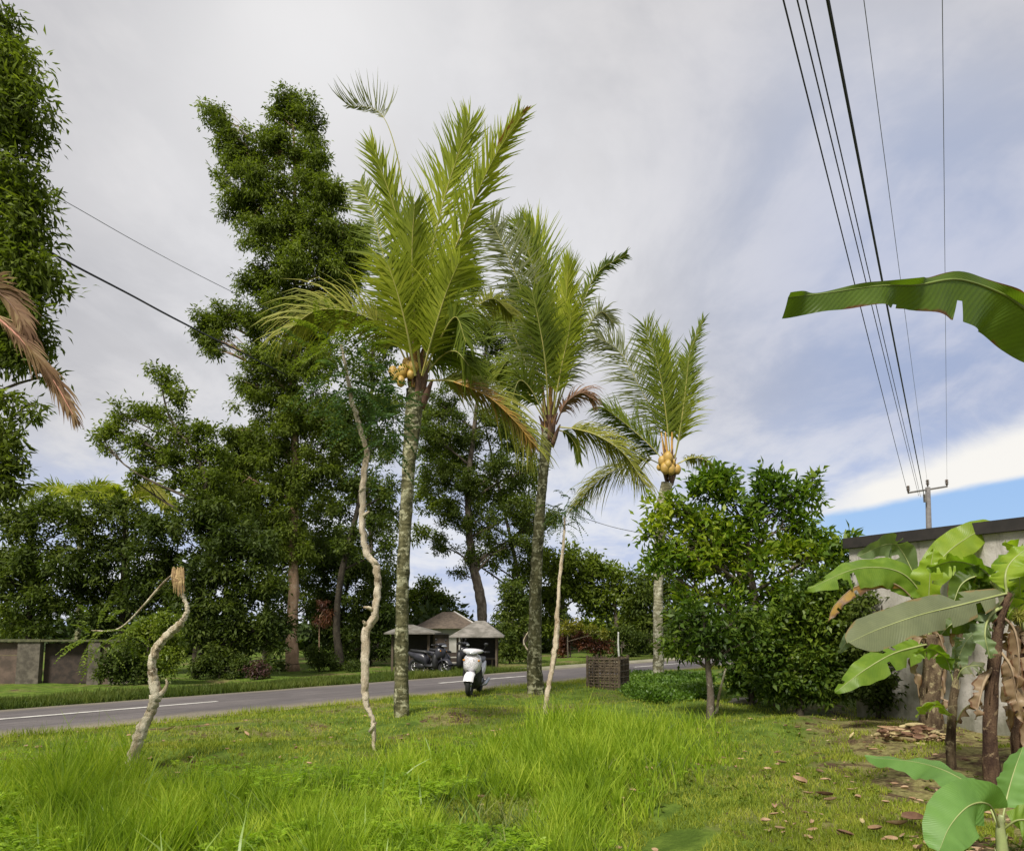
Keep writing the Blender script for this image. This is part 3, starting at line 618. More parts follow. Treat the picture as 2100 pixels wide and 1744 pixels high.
def palm(label, base, tpts, trad, bark, crownpt, fronds, nuts, nutmat, seed, barkseed=0):
    e = empty('coconut_palm', base, label, 'palm tree', 'coconut palms on the verge'); D = base.y
    pts = [base+Vector((0, 0, -.12))]+[A(x, y, D) for x, y in tpts]; nn = 60; tp = crom(pts, nn); tr = lerpl(trad, nn)
    tr = [r_*(1+.05*(i % 2)) for i, r_ in enumerate(tr)]
    mb = MB(); mb.tube(tp, tr, 16, lump=.10, seed=seed); mb.build('trunk', bark, e, smooth=True)
    cp = A(crownpt[0], crownpt[1], D)
    # fibrous sheaths: short stubs round the growing point
    mb = MB(); rr = random.Random(seed); s_ = S(crownpt[1], D)
    for k in range(13):
        a = k*2.399; h = -.30+.05*k
        p0 = cp+Vector((math.cos(a)*.06, math.sin(a)*.06, h-.12)); p1 = cp+Vector((math.cos(a)*(.17-.006*k), math.sin(a)*(.17-.006*k), h+.2)); p2 = p1+Vector((math.cos(a)*.10, math.sin(a)*.10, .22))
        mb.tube(crom([p0, p1, p2], 6), [.08, .085, .075, .055, .035, .015], 7, lump=.25, seed=k, flat_=.5)
    mb.build('leaf_sheath', RACHB, e, smooth=True)
    # pale wrapping of young stalks rising from the crown
    mb = MB()
    for k in range(6):
        a = k*1.3+seed; p0 = cp+Vector((math.cos(a)*.07, math.sin(a)*.07, -.1)); mb.tube(crom([p0, p0+Vector((math.cos(a)*.05, 0, .5)), p0+Vector((math.cos(a)*.10-.03, 0, 1.25))], 9), [.085, .08, .07, .06, .05, .042, .034, .026, .016], 7, flat_=.6)
    mb.build('young_stalk', RACHO, e, smooth=True)
    for k, (x, y, r_, dd) in enumerate(nuts):
        p = A(x, y, D+dd); rn = r_*S(y, D)*.78*(1+.25*math.sin(k*2.3)); m_ = MB().ball(p, (rn, rn*.95, rn*1.3), 0, 12, 8, .2); m_.build('coconut', nutmat, e, smooth=True)
    for k, fr in enumerate(fronds):
        P = fr[0]; kk = fr[2] if len(fr) > 2 else {}
        w_ = [A(x, y, D+dd) for x, y, dd in P]; m2 = fr[1]
        frond('frond', e, [cp+Vector((0, 0, -.12)) if P[0][0] is None else w_[0]]+w_[1:], m2, kk.pop('rm', RACH), seed=seed*31+k, **kk)
    return e
NUT = plain('coconut_husk', (.50, .33, .07), .5, c2=(.40, .25, .06), scale=14, bmp=.2)
b1 = G(823, 1467)
palm('nearest and tallest coconut palm with mossy mottled trunk and yellow nuts', b1, [(823, 1380), (824, 1260), (830, 1100), (838, 960), (845, 880), (852, 800)],
     [.15, .118, .112, .11, .11, .112, .13, .15, .16], PALMBARK, (858, 790),
     [([(848, 770, 0), (838, 640, -.2), (826, 500, -.3), (800, 400, -.4), (762, 300, -.5)], PAL_G, dict(LL=.75, ang=30, droop=.02, roll=25, wind=(-.1, 0, .1))),
      ([(858, 760, .1), (868, 600, .2), (905, 430, .3), (935, 330, .35), (962, 255, .4)], PAL_G, dict(LL=1.05, ang=32, droop=-.06, roll=10, nl=95, wind=(-.22, 0, .25))),
      ([(866, 760, 0), (890, 620, -.3), (950, 470, -.6), (1005, 340, -.9), (1068, 238, -1.1)], PAL_G, dict(LL=.72, ang=36, droop=.02, roll=20, nl=90, sides=(1, .9), wind=(.1, 0, .08))),
      ([(1020, 300, -.98), (1040, 270, -1.03), (1062, 243, -1.08), (1082, 222, -1.12)], PAL_Y, dict(LL=.22, ang=14, droop=0, nl=30, start=.02, r0=.008, rm=RACHO)),
      ([(862, 765, -.2), (850, 640, -.6), (845, 520, -.8), (850, 420, -.9)], PAL_G, dict(LL=.8, ang=36, droop=.05, roll=30, nl=80)),
      ([(845, 770, .2), (815, 640, .4), (790, 540, .5), (765, 440, .6), (738, 372, .7)], PAL_D, dict(LL=.62, ang=62, droop=.05, roll=10, nl=70, wind=(-.25, 0, .02))),
      ([(866, 770, .3), (900, 650, .5), (935, 560, .8), (965, 490, 1.)], PAL_D, dict(LL=.7, ang=58, droop=.1, roll=5, nl=70)),
      ([(850, 770, .5), (856, 650, 1.0), (870, 560, 1.5), (880, 470, 1.8)], PAL_D, dict(LL=.85, ang=60, droop=.2, nl=80)),
      ([(842, 760, 0), (812, 700, -.1), (775, 662, -.3), (720, 638, -.5), (650, 636, -.7), (588, 678, -.9)], PAL_O, dict(LL=1.15, ang=62, droop=1.0, roll=60, nl=95, r0=.024)),
      ([(872, 780, 0), (930, 782, -.1), (1000, 812, -.2), (1055, 862, -.35), (1094, 915, -.5)], PAL_O, dict(LL=.95, ang=56, droop=1.0, roll=60, nl=80)),
      ([(930, 782, -.14), (1000, 812, -.25), (1055, 862, -.40), (1090, 905, -.55)], PAL_Y, dict(LL=.5, ang=50, droop=1.3, roll=60, nl=44, start=.0, r0=.012, rm=RACHO)),
      ([(868, 770, .4), (915, 700, .6), (965, 640, .9), (1010, 612, 1.2), (1050, 645, 1.5)], PAL_O, dict(LL=.7, ang=58, droop=.9, roll=50, nl=75)),
      ([(868, 765, -.2), (905, 690, -.5), (935, 650, -.7), (955, 700, -.9)], PAL_D, dict(LL=.6, ang=56, droop=1.1, roll=40, nl=60)),
      ([(862, 775, .3), (900, 740, .7), (950, 730, 1.1), (990, 770, 1.4)], PAL_D, dict(LL=.55, ang=56, droop=1.1, roll=40, nl=60)),
      ([(852, 770, -.3), (835, 680, -.6), (815, 600, -.8), (795, 540, -.9)], PAL_G, dict(LL=.8, ang=52, droop=.25, roll=20, nl=70)),
      ([(866, 770, -.3), (890, 680, -.6), (915, 600, -.7), (940, 540, -.8)], PAL_G, dict(LL=.8, ang=50, droop=.25, roll=20, nl=70)),
      ([(872, 770, 0), (905, 730, -.2), (935, 720, -.4), (962, 750, -.5)], PAL_D, dict(LL=.7, ang=56, droop=1.1, roll=40, nl=60)),
      ([(848, 770, .1), (836, 560, .1), (826, 390, .0), (804, 280, -.05), (772, 226, -.05), (712, 216, -.05)], PAL_W, dict(LL=.62, ang=58, droop=-.5, roll=0, wid=.022, nl=24, sides=(.25, 1.), start=.72, r0=.03, wind=(-.15, 0, .5), tipf=.7)),
      ], [(812, 772, 13, -.15), (826, 762, 13, -.2), (838, 748, 12, -.2), (848, 752, 12, -.25), (822, 782, 11, -.25), (842, 768, 12, -.28), (806, 762, 10, -.05), (832, 742, 10, -.1)], NUT, 3)
b2 = G(1100, 1421)
palm('second coconut palm with pale grey-green trunk and brown dead sheath, right of the tallest palm', b2, [(1096, 1340), (1098, 1220), (1104, 1100), (1112, 1000), (1118, 930), (1124, 880)],
     [.21, .165, .145, .14, .125, .11, .11, .13, .14], PALMBARK, (1126, 880),
     [([(1124, 850, 0), (1118, 720, -.1), (1105, 600, -.3), (1085, 520, -.4), (1060, 462, -.4)], PAL_D, dict(LL=.95, ang=42, droop=.15, roll=15, nl=85, wind=(-.15, 0, 0))),
      ([(1128, 850, .1), (1126, 720, .1), (1122, 600, .2), (1105, 500, .3), (1082, 462, .3)], PAL_G, dict(LL=1.0, ang=30, droop=0, roll=10, nl=85)),
      ([(1120, 850, -.2), (1095, 720, -.4), (1070, 600, -.6), (1035, 510, -.8), (1005, 450, -.9)], PAL_W, dict(LL=.85, ang=66, droop=.25, roll=20, nl=75, wind=(-.2, 0, 0))),
      ([(1134, 850, -.1), (1145, 720, -.3), (1160, 620, -.4), (1165, 545, -.5)], PAL_G, dict(LL=.9, ang=24, droop=0, roll=30, nl=85)),
      ([(1138, 850, 0), (1165, 740, 0), (1190, 640, 0), (1225, 560, 0), (1285, 522, 0)], PAL_D, dict(LL=.42, ang=40, droop=.5, roll=20, nl=70)),
      ([(1138, 850, .3), (1170, 760, .4), (1200, 680, .6), (1232, 640, .7), (1258, 662, .7)], PAL_W, dict(LL=.5, ang=56, droop=.6, roll=20, nl=60)),
      ([(1118, 850, .3), (1085, 760, .6), (1050, 680, .8), (1030, 640, 1.)], PAL_D, dict(LL=.75, ang=50, droop=.7, roll=35, nl=75)),
      ([(1116, 860, .2), (1075, 790, .4), (1045, 740, .6), (1020, 770, .8)], PAL_D, dict(LL=.75, ang=50, droop=1.1, roll=45, nl=75)),
      ([(1146, 875, -.1), (1185, 880, -.2), (1230, 895, -.3), (1280, 930, -.4), (1322, 992, -.5)], PAL_O, dict(LL=1.0, ang=52, droop=1.1, roll=60, nl=85)),
      ([(1142, 880, .1), (1165, 890, .2), (1182, 915, .3), (1188, 945, .3)], PAL_D, dict(LL=.35, ang=40, droop=1.2, roll=40, nl=40)),
      ([(1140, 870, -.2), (1160, 828, -.3), (1190, 806, -.4), (1212, 815, -.4)], PAL_B, dict(LL=.55, ang=40, droop=1.4, roll=60, nl=60, rm=RACHB)),
      ([(1128, 850, .3), (1140, 730, .7), (1150, 640, 1.1), (1165, 590, 1.2)], PAL_D, dict(LL=.8, ang=45, droop=.3, roll=20, nl=75)),
      ([(1126, 850, -.3), (1118, 740, -.6), (1105, 660, -.8), (1092, 600, -.9)], PAL_D, dict(LL=.85, ang=50, droop=.4, roll=20, nl=75)),
      ([(1134, 850, -.3), (1150, 760, -.5), (1165, 690, -.6), (1172, 640, -.7)], PAL_G, dict(LL=.7, ang=36, droop=.3, roll=20, nl=75)),
      ([(1120, 862, -.2), (1090, 800, -.5), (1065, 780, -.7), (1050, 820, -.8)], PAL_D, dict(LL=.7, ang=56, droop=1.1, roll=40, nl=60)),
      ], [], NUT, 5)
b3 = G(1350, 1392)
palm('third and farthest coconut palm with slim trunk rising behind the bright tree', b3, [(1350, 1320), (1350, 1200), (1352, 1100), (1358, 1040), (1368, 990)],
     [.17, .14, .13, .13, .14, .16, .16], PALMBARK2, (1372, 965),
     [([(1375, 940, 0), (1366, 850, -.1), (1352, 760, -.2), (1322, 668, -.3)], PAL_D, dict(LL=1.0, ang=48, droop=.1, roll=15, nl=80, wind=(-.1, 0, 0))),
      ([(1378, 940, .1), (1380, 860, .2), (1372, 780, .2), (1358, 690, .3)], PAL_G, dict(LL=1.0, ang=28, droop=0, roll=20, nl=80)),
      ([(1370, 940, .2), (1345, 860, .3), (1310, 790, .3), (1270, 720, .4), (1222, 690, .4)], PAL_W, dict(LL=1.05, ang=60, droop=.3, roll=20, nl=75, wind=(-.15, 0, 0))),
      ([(1384, 940, 0), (1398, 860, -.1), (1408, 780, -.1), (1416, 720, -.1), (1442, 656, -.1)], PAL_D, dict(LL=.55, ang=36, droop=.35, roll=10, nl=70)),
      ([(1384, 940, .2), (1400, 870, .2), (1412, 800, .3), (1410, 740, .3)], PAL_G, dict(LL=.8, ang=40, droop=.3, roll=20, nl=70)),
      ([(1366, 950, 0), (1330, 910, -.2), (1285, 870, -.3), (1240, 836, -.4)], PAL_D, dict(LL=1.0, ang=54, droop=.9, roll=50, nl=80)),
      ([(1362, 955, .2), (1320, 940, .4), (1265, 960, .5), (1215, 995, .6), (1178, 1040, .7)], PAL_O, dict(LL=1.1, ang=50, droop=1.1, roll=60, nl=85)),
      ([(1390, 950, .2), (1420, 938, .4), (1450, 945, .6), (1470, 975, .7)], PAL_O, dict(LL=.5, ang=50, droop=1.1, roll=60, nl=50)),
      ], [(1358, 945, 11, -.2), (1370, 938, 11, -.25), (1380, 948, 10, -.2), (1364, 960, 11, -.3), (1376, 962, 11, -.3), (1352, 958, 9, -.1), (1388, 962, 9, -.1), (1370, 952, 11, -.35)], NUT, 8)

def far_palm(label, x, y, D, seed, n=9, LLs=1.):
    b = A(x, 1290, D); b.z = float(H(b.x, b.y)); e = empty('distant_palm', b, label, 'palm tree', 'distant palms above the left trees'); c = A(x, y, D)
    MB().tube(crom([b+Vector((0, 0, -.1)), b.lerp(c, .5)+Vector((.2, 0, 0)), c], 16), .16, 8).build('trunk', PALMBARK, e, smooth=True); rr = random.Random(seed)
    for k in range(n):
        a = k*2.399+rr.random(); d = Vector((math.cos(a), math.sin(a), 0)); L_ = rr.uniform(2., 2.8)*LLs; up_ = rr.uniform(.3, 1.1)
        frond('frond', e, [c, c+d*L_*.4+Vector((0, 0, up_)), c+d*L_*.8+Vector((0, 0, up_*.9)), c+d*L_*1.15+Vector((0, 0, up_*.3-.5))], PAL_G if k % 3 else PAL_O, RACH, LL=.6, ang=55, droop=.8, nl=36, seed=seed+k, wid=.08)
far_palm('distant palm top showing above the rounded dark tree at left', 255, 1032, 40, 200)
far_palm('distant palm top showing just right of the left edge tree', 160, 1025, 44, 300)
# ------------------------------------------------------------------ slim pale stake trees
def stake(label, base, pts, rad, seed, mat, group='pale stake trees on the near verge'):
    e = empty('stake_tree', base, label, 'tree', group); D = base.y
    P = [base+Vector((0, 0, -.12))]+[A(x, y, D+(d_[0] if d_ else 0)) for x, y, *d_ in pts]; nn = len(P)*9
    rr = random.Random(seed); rd_ = lerpl(rad, nn); kn = [rr.uniform(.95, 1.07) for _ in range(nn)]
    mb = MB(); cv_ = crom(P, nn); ln_ = [P[min(int(i/(nn-1)*(len(P)-1)), len(P)-2)].lerp(P[min(int(i/(nn-1)*(len(P)-1)), len(P)-2)+1], i/(nn-1)*(len(P)-1)-min(int(i/(nn-1)*(len(P)-1)), len(P)-2)) for i in range(nn)]
    cv_ = [a_.lerp(b_, .85)+Vector((rr.gauss(0, .0045), rr.gauss(0, .0045), 0)) for a_, b_ in zip(cv_, ln_)]; mb.tube(cv_, [.68*a_*(.5+.25*kn[max(i-1, 0)]+.25*kn[i]) for i, a_ in enumerate(rd_)], 16, lump=.33, seed=seed); mb.build('trunk', mat, e, smooth=True)
    return e, crom(P, nn)
s1b = G(258, 1606); D1 = s1b.y; s_ = S(1400, D1)
e1, P1 = stake('crooked pale stake leaning left out of the tall grass, its broken top bent over', s1b,
      [(273, 1543), (293, 1489), (309, 1457), (320, 1426), (313, 1387), (313, 1352), (324, 1321), (348, 1297), (375, 1274), (385, 1250), (375, 1223), (368, 1205), (367, 1176)],
      [13*s_, 14*s_, 15.5*s_, 13*s_, 16*s_, 15*s_, 10.5*s_, 12*s_, 10.5*s_, 11*s_, 8.5*s_, 6*s_, 5.5*s_, 8*s_, 7*s_], 2, PALE)
mb = MB(); mb.tube(crom([A(368, 1170, D1), A(340, 1190, D1+.1), (A(300, 1235, D1+.2)), A(262, 1275, D1+.3), A(232, 1292, D1+.35), A(188, 1292, D1+.4)], 20), lerpl([3.2*s_, 3*s_, 2.4*s_, 2*s_, 1.5*s_, 1.*s_], 20), 7, lump=.2)
mb.tube(crom([A(322, 1425, D1), A(335, 1418, D1), A(343, 1402, D1), A(340, 1392, D1)], 8), lerpl([7*s_, 5*s_, 3*s_, 1.5*s_], 8), 7, lump=.3)
mb.build('bent_branch', PALE, e1, smooth=True)
mb = MB()
for k in range(34):      # splintered wood at the broken top
    x = 354+k*.72; y0 = 1168+random.uniform(-7, 5); y1 = 1212+random.uniform(-16, 14)
    mb.tube([A(x, y0, D1-.07+.04*random.random()), A(x+random.uniform(-2, 2), (y0+y1)/2, D1-.07), A(x+random.uniform(-2, 3), y1, D1-.05)], [.006, .010, .003], 4)
mb.build('splintered_wood', plain('splinter', (.42, .30, .14), .8, c2=(.22, .13, .06), scale=20), e1)
def pinnate_tuft(name, parent, center, n, mat, length=.5, leaf=.06, seed=0, spreadv=(1, 1, 1), droop=.6, wl=.5):
    "tuft of feathery compound leaves"
    r_ = np.random.default_rng(seed); c = np.array(center); n = int(n)
    o = r_.normal(size=(n, 3))*np.array(spreadv)*length*.5; D = unit(o+r_.normal(size=(n, 3))*.3*length+np.array([0, 0, .1])); m = 13
    P = []; DD = []; LN = []
    start = c+o*.6
    for j in range(m):
        t = (j+1)/m*length; pos = start+D*t+np.array([0, 0, -1])*droop*(t**2)/length*.6
        for sg in (1, -1):
            sd_ = unit(np.cross(D, np.array([0, 0, 1.])))*sg
            P.append(pos); DD.append(unit(D*.35+sd_+np.array([0, 0, -.35])+r_.normal(size=(n, 3))*.12)); LN.append(np.full(n, leaf*(1 if j < m-3 else .7)))
    P = np.concatenate(P); DD = np.concatenate(DD); LN = np.concatenate(LN); N0 = unit(np.array([0, 0, 1.])+r_.normal(size=P.shape)*.3)
    V_, F_ = leaf_quads(P, DD, N0, LN, LN*wl, .1)
    return npmesh(name, V_, F_, mat, parent)
pinnate_tuft('foliage', e1, A(196, 1296, D1+.4), 22, L_lime, .35, .05, 4)
pinnate_tuft('foliage', e1, A(262, 1288, D1+.3), 9, L_lime, .22, .045, 5)
s2b = G(768, 1538); D2 = s2b.y; s_ = S(1300, D2)
e2, P2 = stake('tall crooked pale stake with feathery leaves, just left of the tallest palm', s2b,
      [(766, 1500), (764, 1470), (751, 1448), (748, 1400), (750, 1350), (750, 1295), (768, 1262), (774, 1215), (772, 1160), (752, 1135), (742, 1075), (744, 1000), (752, 920), (735, 870), (722, 820), (712, 770), (700, 705)],
      [6*s_, 6*s_, 6.5*s_, 8*s_, 12*s_, 11.5*s_, 11*s_, 11*s_, 10.5*s_, 10*s_, 10*s_, 9*s_, 9.5*s_, 8*s_, 7.5*s_, 6.5*s_, 5.5*s_, 3*s_], 6, barkmat('pale_pink_bark', (.62, .54, .42), (.36, .29, .20), (.15, .11, .07), .575, 9, 0, .9, 6.))
mb = MB()
for (x, y, x2, y2) in ((765, 1250, 745, 1244), (752, 1285, 744, 1272), (748, 1000, 736, 1008), (775, 1160, 766, 1148), (745, 1060, 758, 1048), (760, 1500, 772, 1480)):
    MB().tube([A(x, y, D2), A((x+x2)/2, (y+y2)/2-2, D2-.04), A(x2, y2, D2-.06)], [.03, .024, .012], 7, lump=.3).build('cut_stub', PALE, e2, smooth=True)
for k, (x, y, n_) in enumerate(((700, 700, 26), (735, 725, 24), (670, 715, 16), (760, 800, 26), (785, 850, 30), (745, 870, 18), (690, 760, 18), (790, 900, 16), (720, 790, 16))):
    pinnate_tuft('foliage', e2, A(x, y, D2+random.uniform(-.2, .3)), n_, L_blue if k > 2 else L_mid, .5, .07, 20+k)
s3b = G(1118, 1466); D3 = s3b.y; s_ = S(1300, D3)
e3, P3 = stake('straight slim pale stake topped by a wispy tuft, beside the second palm', s3b,
      [(1122, 1420), (1132, 1375), (1139, 1330), (1143, 1260), (1148, 1180), (1156, 1110), (1158, 1060)],
      [8*s_, 7.5*s_, 7.5*s_, 8*s_, 7*s_, 5.5*s_, 5*s_, 4*s_, 2.5*s_], 12, barkmat('pale_tan_bark', (.62, .53, .40), (.40, .31, .21), (.24, .16, .09), .58, 9, 0, .9, 6.))
for k, (x, y, n_) in enumerate(((1160, 1050, 14), (1170, 1030, 12), (1150, 1075, 8))):
    pinnate_tuft('foliage', e3, A(x, y, D3), n_, L_blue, .33, .055, 40+k, droop=1.)

# ------------------------------------------------------------------ banana plants
BL_dark = bananamat('banana_blade_dark', (.075, .125, .012), (.10, .16, .018), ((.12, .05, .02), .95), .45)
BL_pale = bananamat('banana_blade_pale', (.15, .21, .09), (.19, .26, .11), None, .3)
BL_green = bananamat('banana_blade_green', (.15, .26, .025), (.22, .34, .04), None, .42)
BL_lime = bananamat('banana_blade_lime', (.24, .36, .03), (.31, .42, .04), None, .45)
BL_grey = bananamat('banana_blade_underside', (.14, .16, .08), (.17, .19, .095), ((.20, .15, .06), .92), .18)
BL_dry = bananamat('banana_blade_dry', (.34, .25, .15), (.22, .14, .08), ((.14, .07, .035), .8), .25)
BL_yel = bananamat('banana_blade_yellow', (.42, .26, .05), (.20, .10, .05), ((.16, .09, .05), .75), .25)
BL_blue = bananamat('banana_blade_young', (.15, .30, .07), (.19, .36, .09), None, .4)
MIDR = plain('banana_midrib', (.34, .38, .15), .5, c2=(.26, .30, .10)); MIDB = plain('banana_midrib_dry', (.30, .22, .13), .7, c2=(.18, .12, .07))
def blade(name, parent, pts, Wm, mat, rmat=None, roll=0, fold=20, prof=None, wav=.03, tears=(), r0=.02, pet=.12, seed=0, n=46, asym=(1, 1), sag=0.):
    "pts: world points along the petiole and midrib; pet: fraction that is bare petiole"
    if not tears and seed != 61 and n == 46: tr_ = random.Random(seed+500); tears = [(tr_.randint(4, 36), tr_.choice((-1, 1)), tr_.choice((1, 2, 3))) for _ in range(5)]
    c = crom(pts, n); rr = random.Random(seed); mb = MB(); k0 = int(pet*(n-1)); m = 6
    mb.tube(c, lerpl([r0, r0*.8, r0*.5, r0*.3, r0*.1], n), 6, 1, flat_=.8)
    for si, sgn in ((0, 1), (1, -1)):
        vs = []; uv = []; nrow = n-k0
        for i in range(k0, n):
            x = (i-k0)/(n-1-k0); p = c[i]; t = (c[min(i+1, n-1)]-c[max(i-1, 0)]).normalized(); vv = (p-Vector((0, 0, EYE))).normalized()
            s0 = t.cross(vv).normalized(); n0 = s0.cross(t).normalized(); ro = R(roll)
            s1 = s0*math.cos(ro)+n0*math.sin(ro); n1_ = s1.cross(t).normalized()
            dn = n1_ if n1_.z < 0 else -n1_
            wd = Wm*asym[si]*(prof(x) if prof else min(1, (x/.16)**.6)*min(1, ((1-x)/.42))**.55)
            for j in range(m+1):
                v = j/m; f_ = R(fold+sag*v*60)
                q = s1*sgn*math.cos(f_)+dn*math.sin(f_)
                ripple = wav*v*(math.sin(x*17+sgn*2+seed)+.6*math.sin(x*41+seed*3+sgn))
                open_ = sum(math.copysign(.10, (i-k0)-tq-.5)*math.exp(-abs((i-k0)-tq-.5)/2.)*max(0, v-dpt/7) for tq, s2, dpt in tears if s2 == sgn)
                drp = sum(.22*math.exp(-abs((i-k0)-tq-.5)/2.5)*max(0, v-dpt/7) for tq, s2, dpt in tears if s2 == sgn)
                vs.append(p+q*wd*v+dn*(ripple+drp*wd)+t*(v*v*wd*.12+open_*wd*2.2)); uv.append((x, sgn*v))
        fs = []
        for i in range(nrow-1):
            for j in range(m):
                if any(i == tq and s2 == sgn and j >= dpt for tq, s2, dpt in tears): continue
                a_ = i*(m+1)+j; fs.append((a_, a_+1, a_+m+2, a_+m+1))
        mb.add(vs, fs, 0, uv)
    return mb.build(name, [mat, rmat or MIDR], parent, smooth=True)
def pseudostem(parent, pts, rad, seed, mat=BANB):
    nn = 24; mb = MB(); c = crom(pts, nn); mb.tube(c, lerpl(rad, nn), 14, lump=.22, seed=seed)
    rr = random.Random(seed)
    for k in range(7):   # peeling sheaths
        i = rr.randint(3, nn-5); a = rr.uniform(0, 6.28); r_ = lerpl(rad, nn)[i]; o = Vector((math.cos(a), math.sin(a), 0))
        mb.tube([c[i]+o*r_*.8, c[i+2]+o*r_*1.05, c[min(i+4, nn-1)]+o*r_*(1.25)], [r_*.35, r_*.3, r_*.05], 5, flat_=.35)
    mb.build('stem', mat, parent, smooth=True)
BG = 'banana plants on the right'
BAND = barkmat('banana_bark_dark', (.12, .075, .045), (.04, .022, .016), (.26, .19, .11), .57, 9, 0, .9, 11.)
def AD(D, *p): return [A(x, y, D+d_) for x, y, d_ in p]
# plant A: the left stem
ba = G(1912, 1500); D = ba.y
ea = empty('banana_plant', ba, 'leftmost banana plant with brown stem and drooping yellowed leaves before the concrete building', 'banana plant', BG)
pseudostem(ea, [ba+Vector((0, 0, -.1)), A(1908, 1440, D), A(1914, 1360, D), A(1908, 1300, D)], [.17, .14, .13, .11], 3)
blade('leaf', ea, AD(D, (1905, 1310, 0), (1900, 1240, 0), (1850, 1175, -.1), (1760, 1165, -.2), (1655, 1208, -.3)), .30, BL_green, roll=-40, fold=25, pet=.3, seed=1)
blade('leaf', ea, AD(D, (1912, 1310, 0), (1908, 1215, .1), (1932, 1145, .15), (1990, 1098, .2), (2050, 1070, .2)), .25, BL_lime, roll=5, fold=6, pet=.28, seed=2, tears=((99, 1, 1),))
blade('leaf', ea, AD(D, (1908, 1310, 0), (1890, 1220, .2), (1850, 1130, .3), (1820, 1115, .3), (1760, 1140, .3)), .22, BL_pale, roll=30, fold=10, pet=.35, seed=3)
blade('leaf', ea, AD(D, (1912, 1305, 0), (1905, 1250, -.1), (1908, 1170, -.2), (1915, 1125, -.2)), .24, BL_lime, roll=30, fold=15, pet=.2, seed=4)
blade('leaf', ea, AD(D, (1902, 1310, 0), (1880, 1240, 0), (1830, 1195, -.1), (1760, 1200, -.2), (1712, 1240, -.2), (1698, 1275, -.2)), .12, BL_yel, MIDB, roll=-50, fold=45, pet=.35, seed=5, wav=.02)
blade('leaf', ea, AD(D, (1902, 1312, 0), (1870, 1270, 0), (1820, 1258, -.1), (1770, 1275, -.15), (1745, 1305, -.2)), .11, BL_yel, MIDB, roll=-60, fold=40, pet=.3, seed=6)
blade('leaf', ea, AD(D, (1905, 1320, 0), (1880, 1325, -.2), (1830, 1340, -.4), (1770, 1375, -.5), (1712, 1420, -.5)), .24, BL_green, roll=-20, fold=20, pet=.15, seed=7)
blade('leaf', ea, AD(D, (1915, 1310, 0), (1935, 1260, 0), (1960, 1270, .1), (1970, 1330, .1), (1965, 1400, .1)), .15, BL_dry, MIDB, roll=20, fold=50, pet=.3, seed=8)
for k, (pp, mt, ww) in enumerate(((((1912, 1315, 0), (1925, 1300, -.1), (1938, 1350, -.15), (1936, 1420, -.15)), BL_dry, .09), (((1905, 1315, 0), (1888, 1310, -.1), (1878, 1360, -.15), (1884, 1430, -.15)), BL_dry, .09),
      (((1912, 1380, 0), (1930, 1385, -.1), (1934, 1430, -.12), (1928, 1475, -.12)), BL_dry, .07), (((1908, 1300, 0), (1880, 1270, 0), (1850, 1290, -.1), (1838, 1330, -.1)), BL_grey, .12),
      (((1912, 1300, 0), (1945, 1250, -.1), (1990, 1240, -.1), (2015, 1270, -.1)), BL_green, .13), (((1915, 1300, 0), (1960, 1210, .3), (2030, 1175, .5), (2110, 1190, .6)), BL_green, .16))):
    blade('leaf', ea, AD(D, *pp), ww, mt, MIDB if mt is BL_dry else MIDR, roll=15+13*k, fold=48 if mt is BL_dry else 20, pet=.15, seed=80+k)
# plant B: middle stem, with the broad grey-green leaf swung left
bb = G(2035, 1622); D = bb.y
eb = empty('banana_plant', bb, 'middle banana plant with one broad grey-green leaf swung across to the left', 'banana plant', BG)
pseudostem(eb, [bb+Vector((0, 0, -.1)), A(2032, 1540, D), A(2030, 1460, D), A(2038, 1360, D), A(2052, 1260, D), A(2068, 1215, D)], [.075, .066, .06, .055, .05, .035], 5, BAND)
blade('leaf', eb, AD(D, (2068, 1215, 0), (2040, 1222, -.1), (1960, 1242, -.3), (1880, 1262, -.5), (1800, 1290, -.6), (1738, 1318, -.7)), .185, BL_grey, roll=-15, fold=6, pet=.08, seed=11, r0=.014,
      prof=lambda x: min(1, (x/.35)**.7)*min(1, ((1-x)/.16))**.5, wav=.015, asym=(1, .9))
blade('leaf', eb, AD(D, (2060, 1230, 0), (2030, 1250, 0), (1985, 1262, 0), (1950, 1280, 0), (1930, 1300, 0)), .16, BL_dark, roll=15, fold=30, pet=.2, seed=12)
blade('leaf', eb, AD(D, (2066, 1225, 0), (2062, 1180, 0), (2075, 1150, .1), (2110, 1120, .1)), .17, BL_lime, roll=30, fold=10, pet=.15, seed=13)
blade('leaf', eb, AD(D, (2062, 1225, 0), (2020, 1170, .3), (1960, 1150, .5), (1900, 1165, .6)), .16, BL_green, roll=40, fold=20, pet=.2, seed=14)
blade('leaf', eb, AD(D, (2060, 1240, 0), (2030, 1262, -.1), (2020, 1300, -.2), (2030, 1350, -.2)), .12, BL_pale, roll=30, fold=30, pet=.2, seed=15)
blade('leaf', eb, AD(D, (2052, 1260, 0), (2080, 1290, -.1), (2090, 1350, -.2), (2085, 1420, -.2)), .10, BL_dry, MIDB, roll=20, fold=60, pet=.2, seed=16)
blade('leaf', eb, AD(D, (2048, 1330, 0), (2075, 1370, -.15), (2085, 1430, -.2), (2098, 1480, -.2)), .11, BL_dry, MIDB, roll=10, fold=35, pet=.15, seed=17)
blade('leaf', eb, AD(D, (2040, 1360, 0), (2018, 1400, -.1), (2008, 1440, -.15), (2000, 1475, -.15)), .08, BL_dry, MIDB, roll=30, fold=50, pet=.1, seed=18)
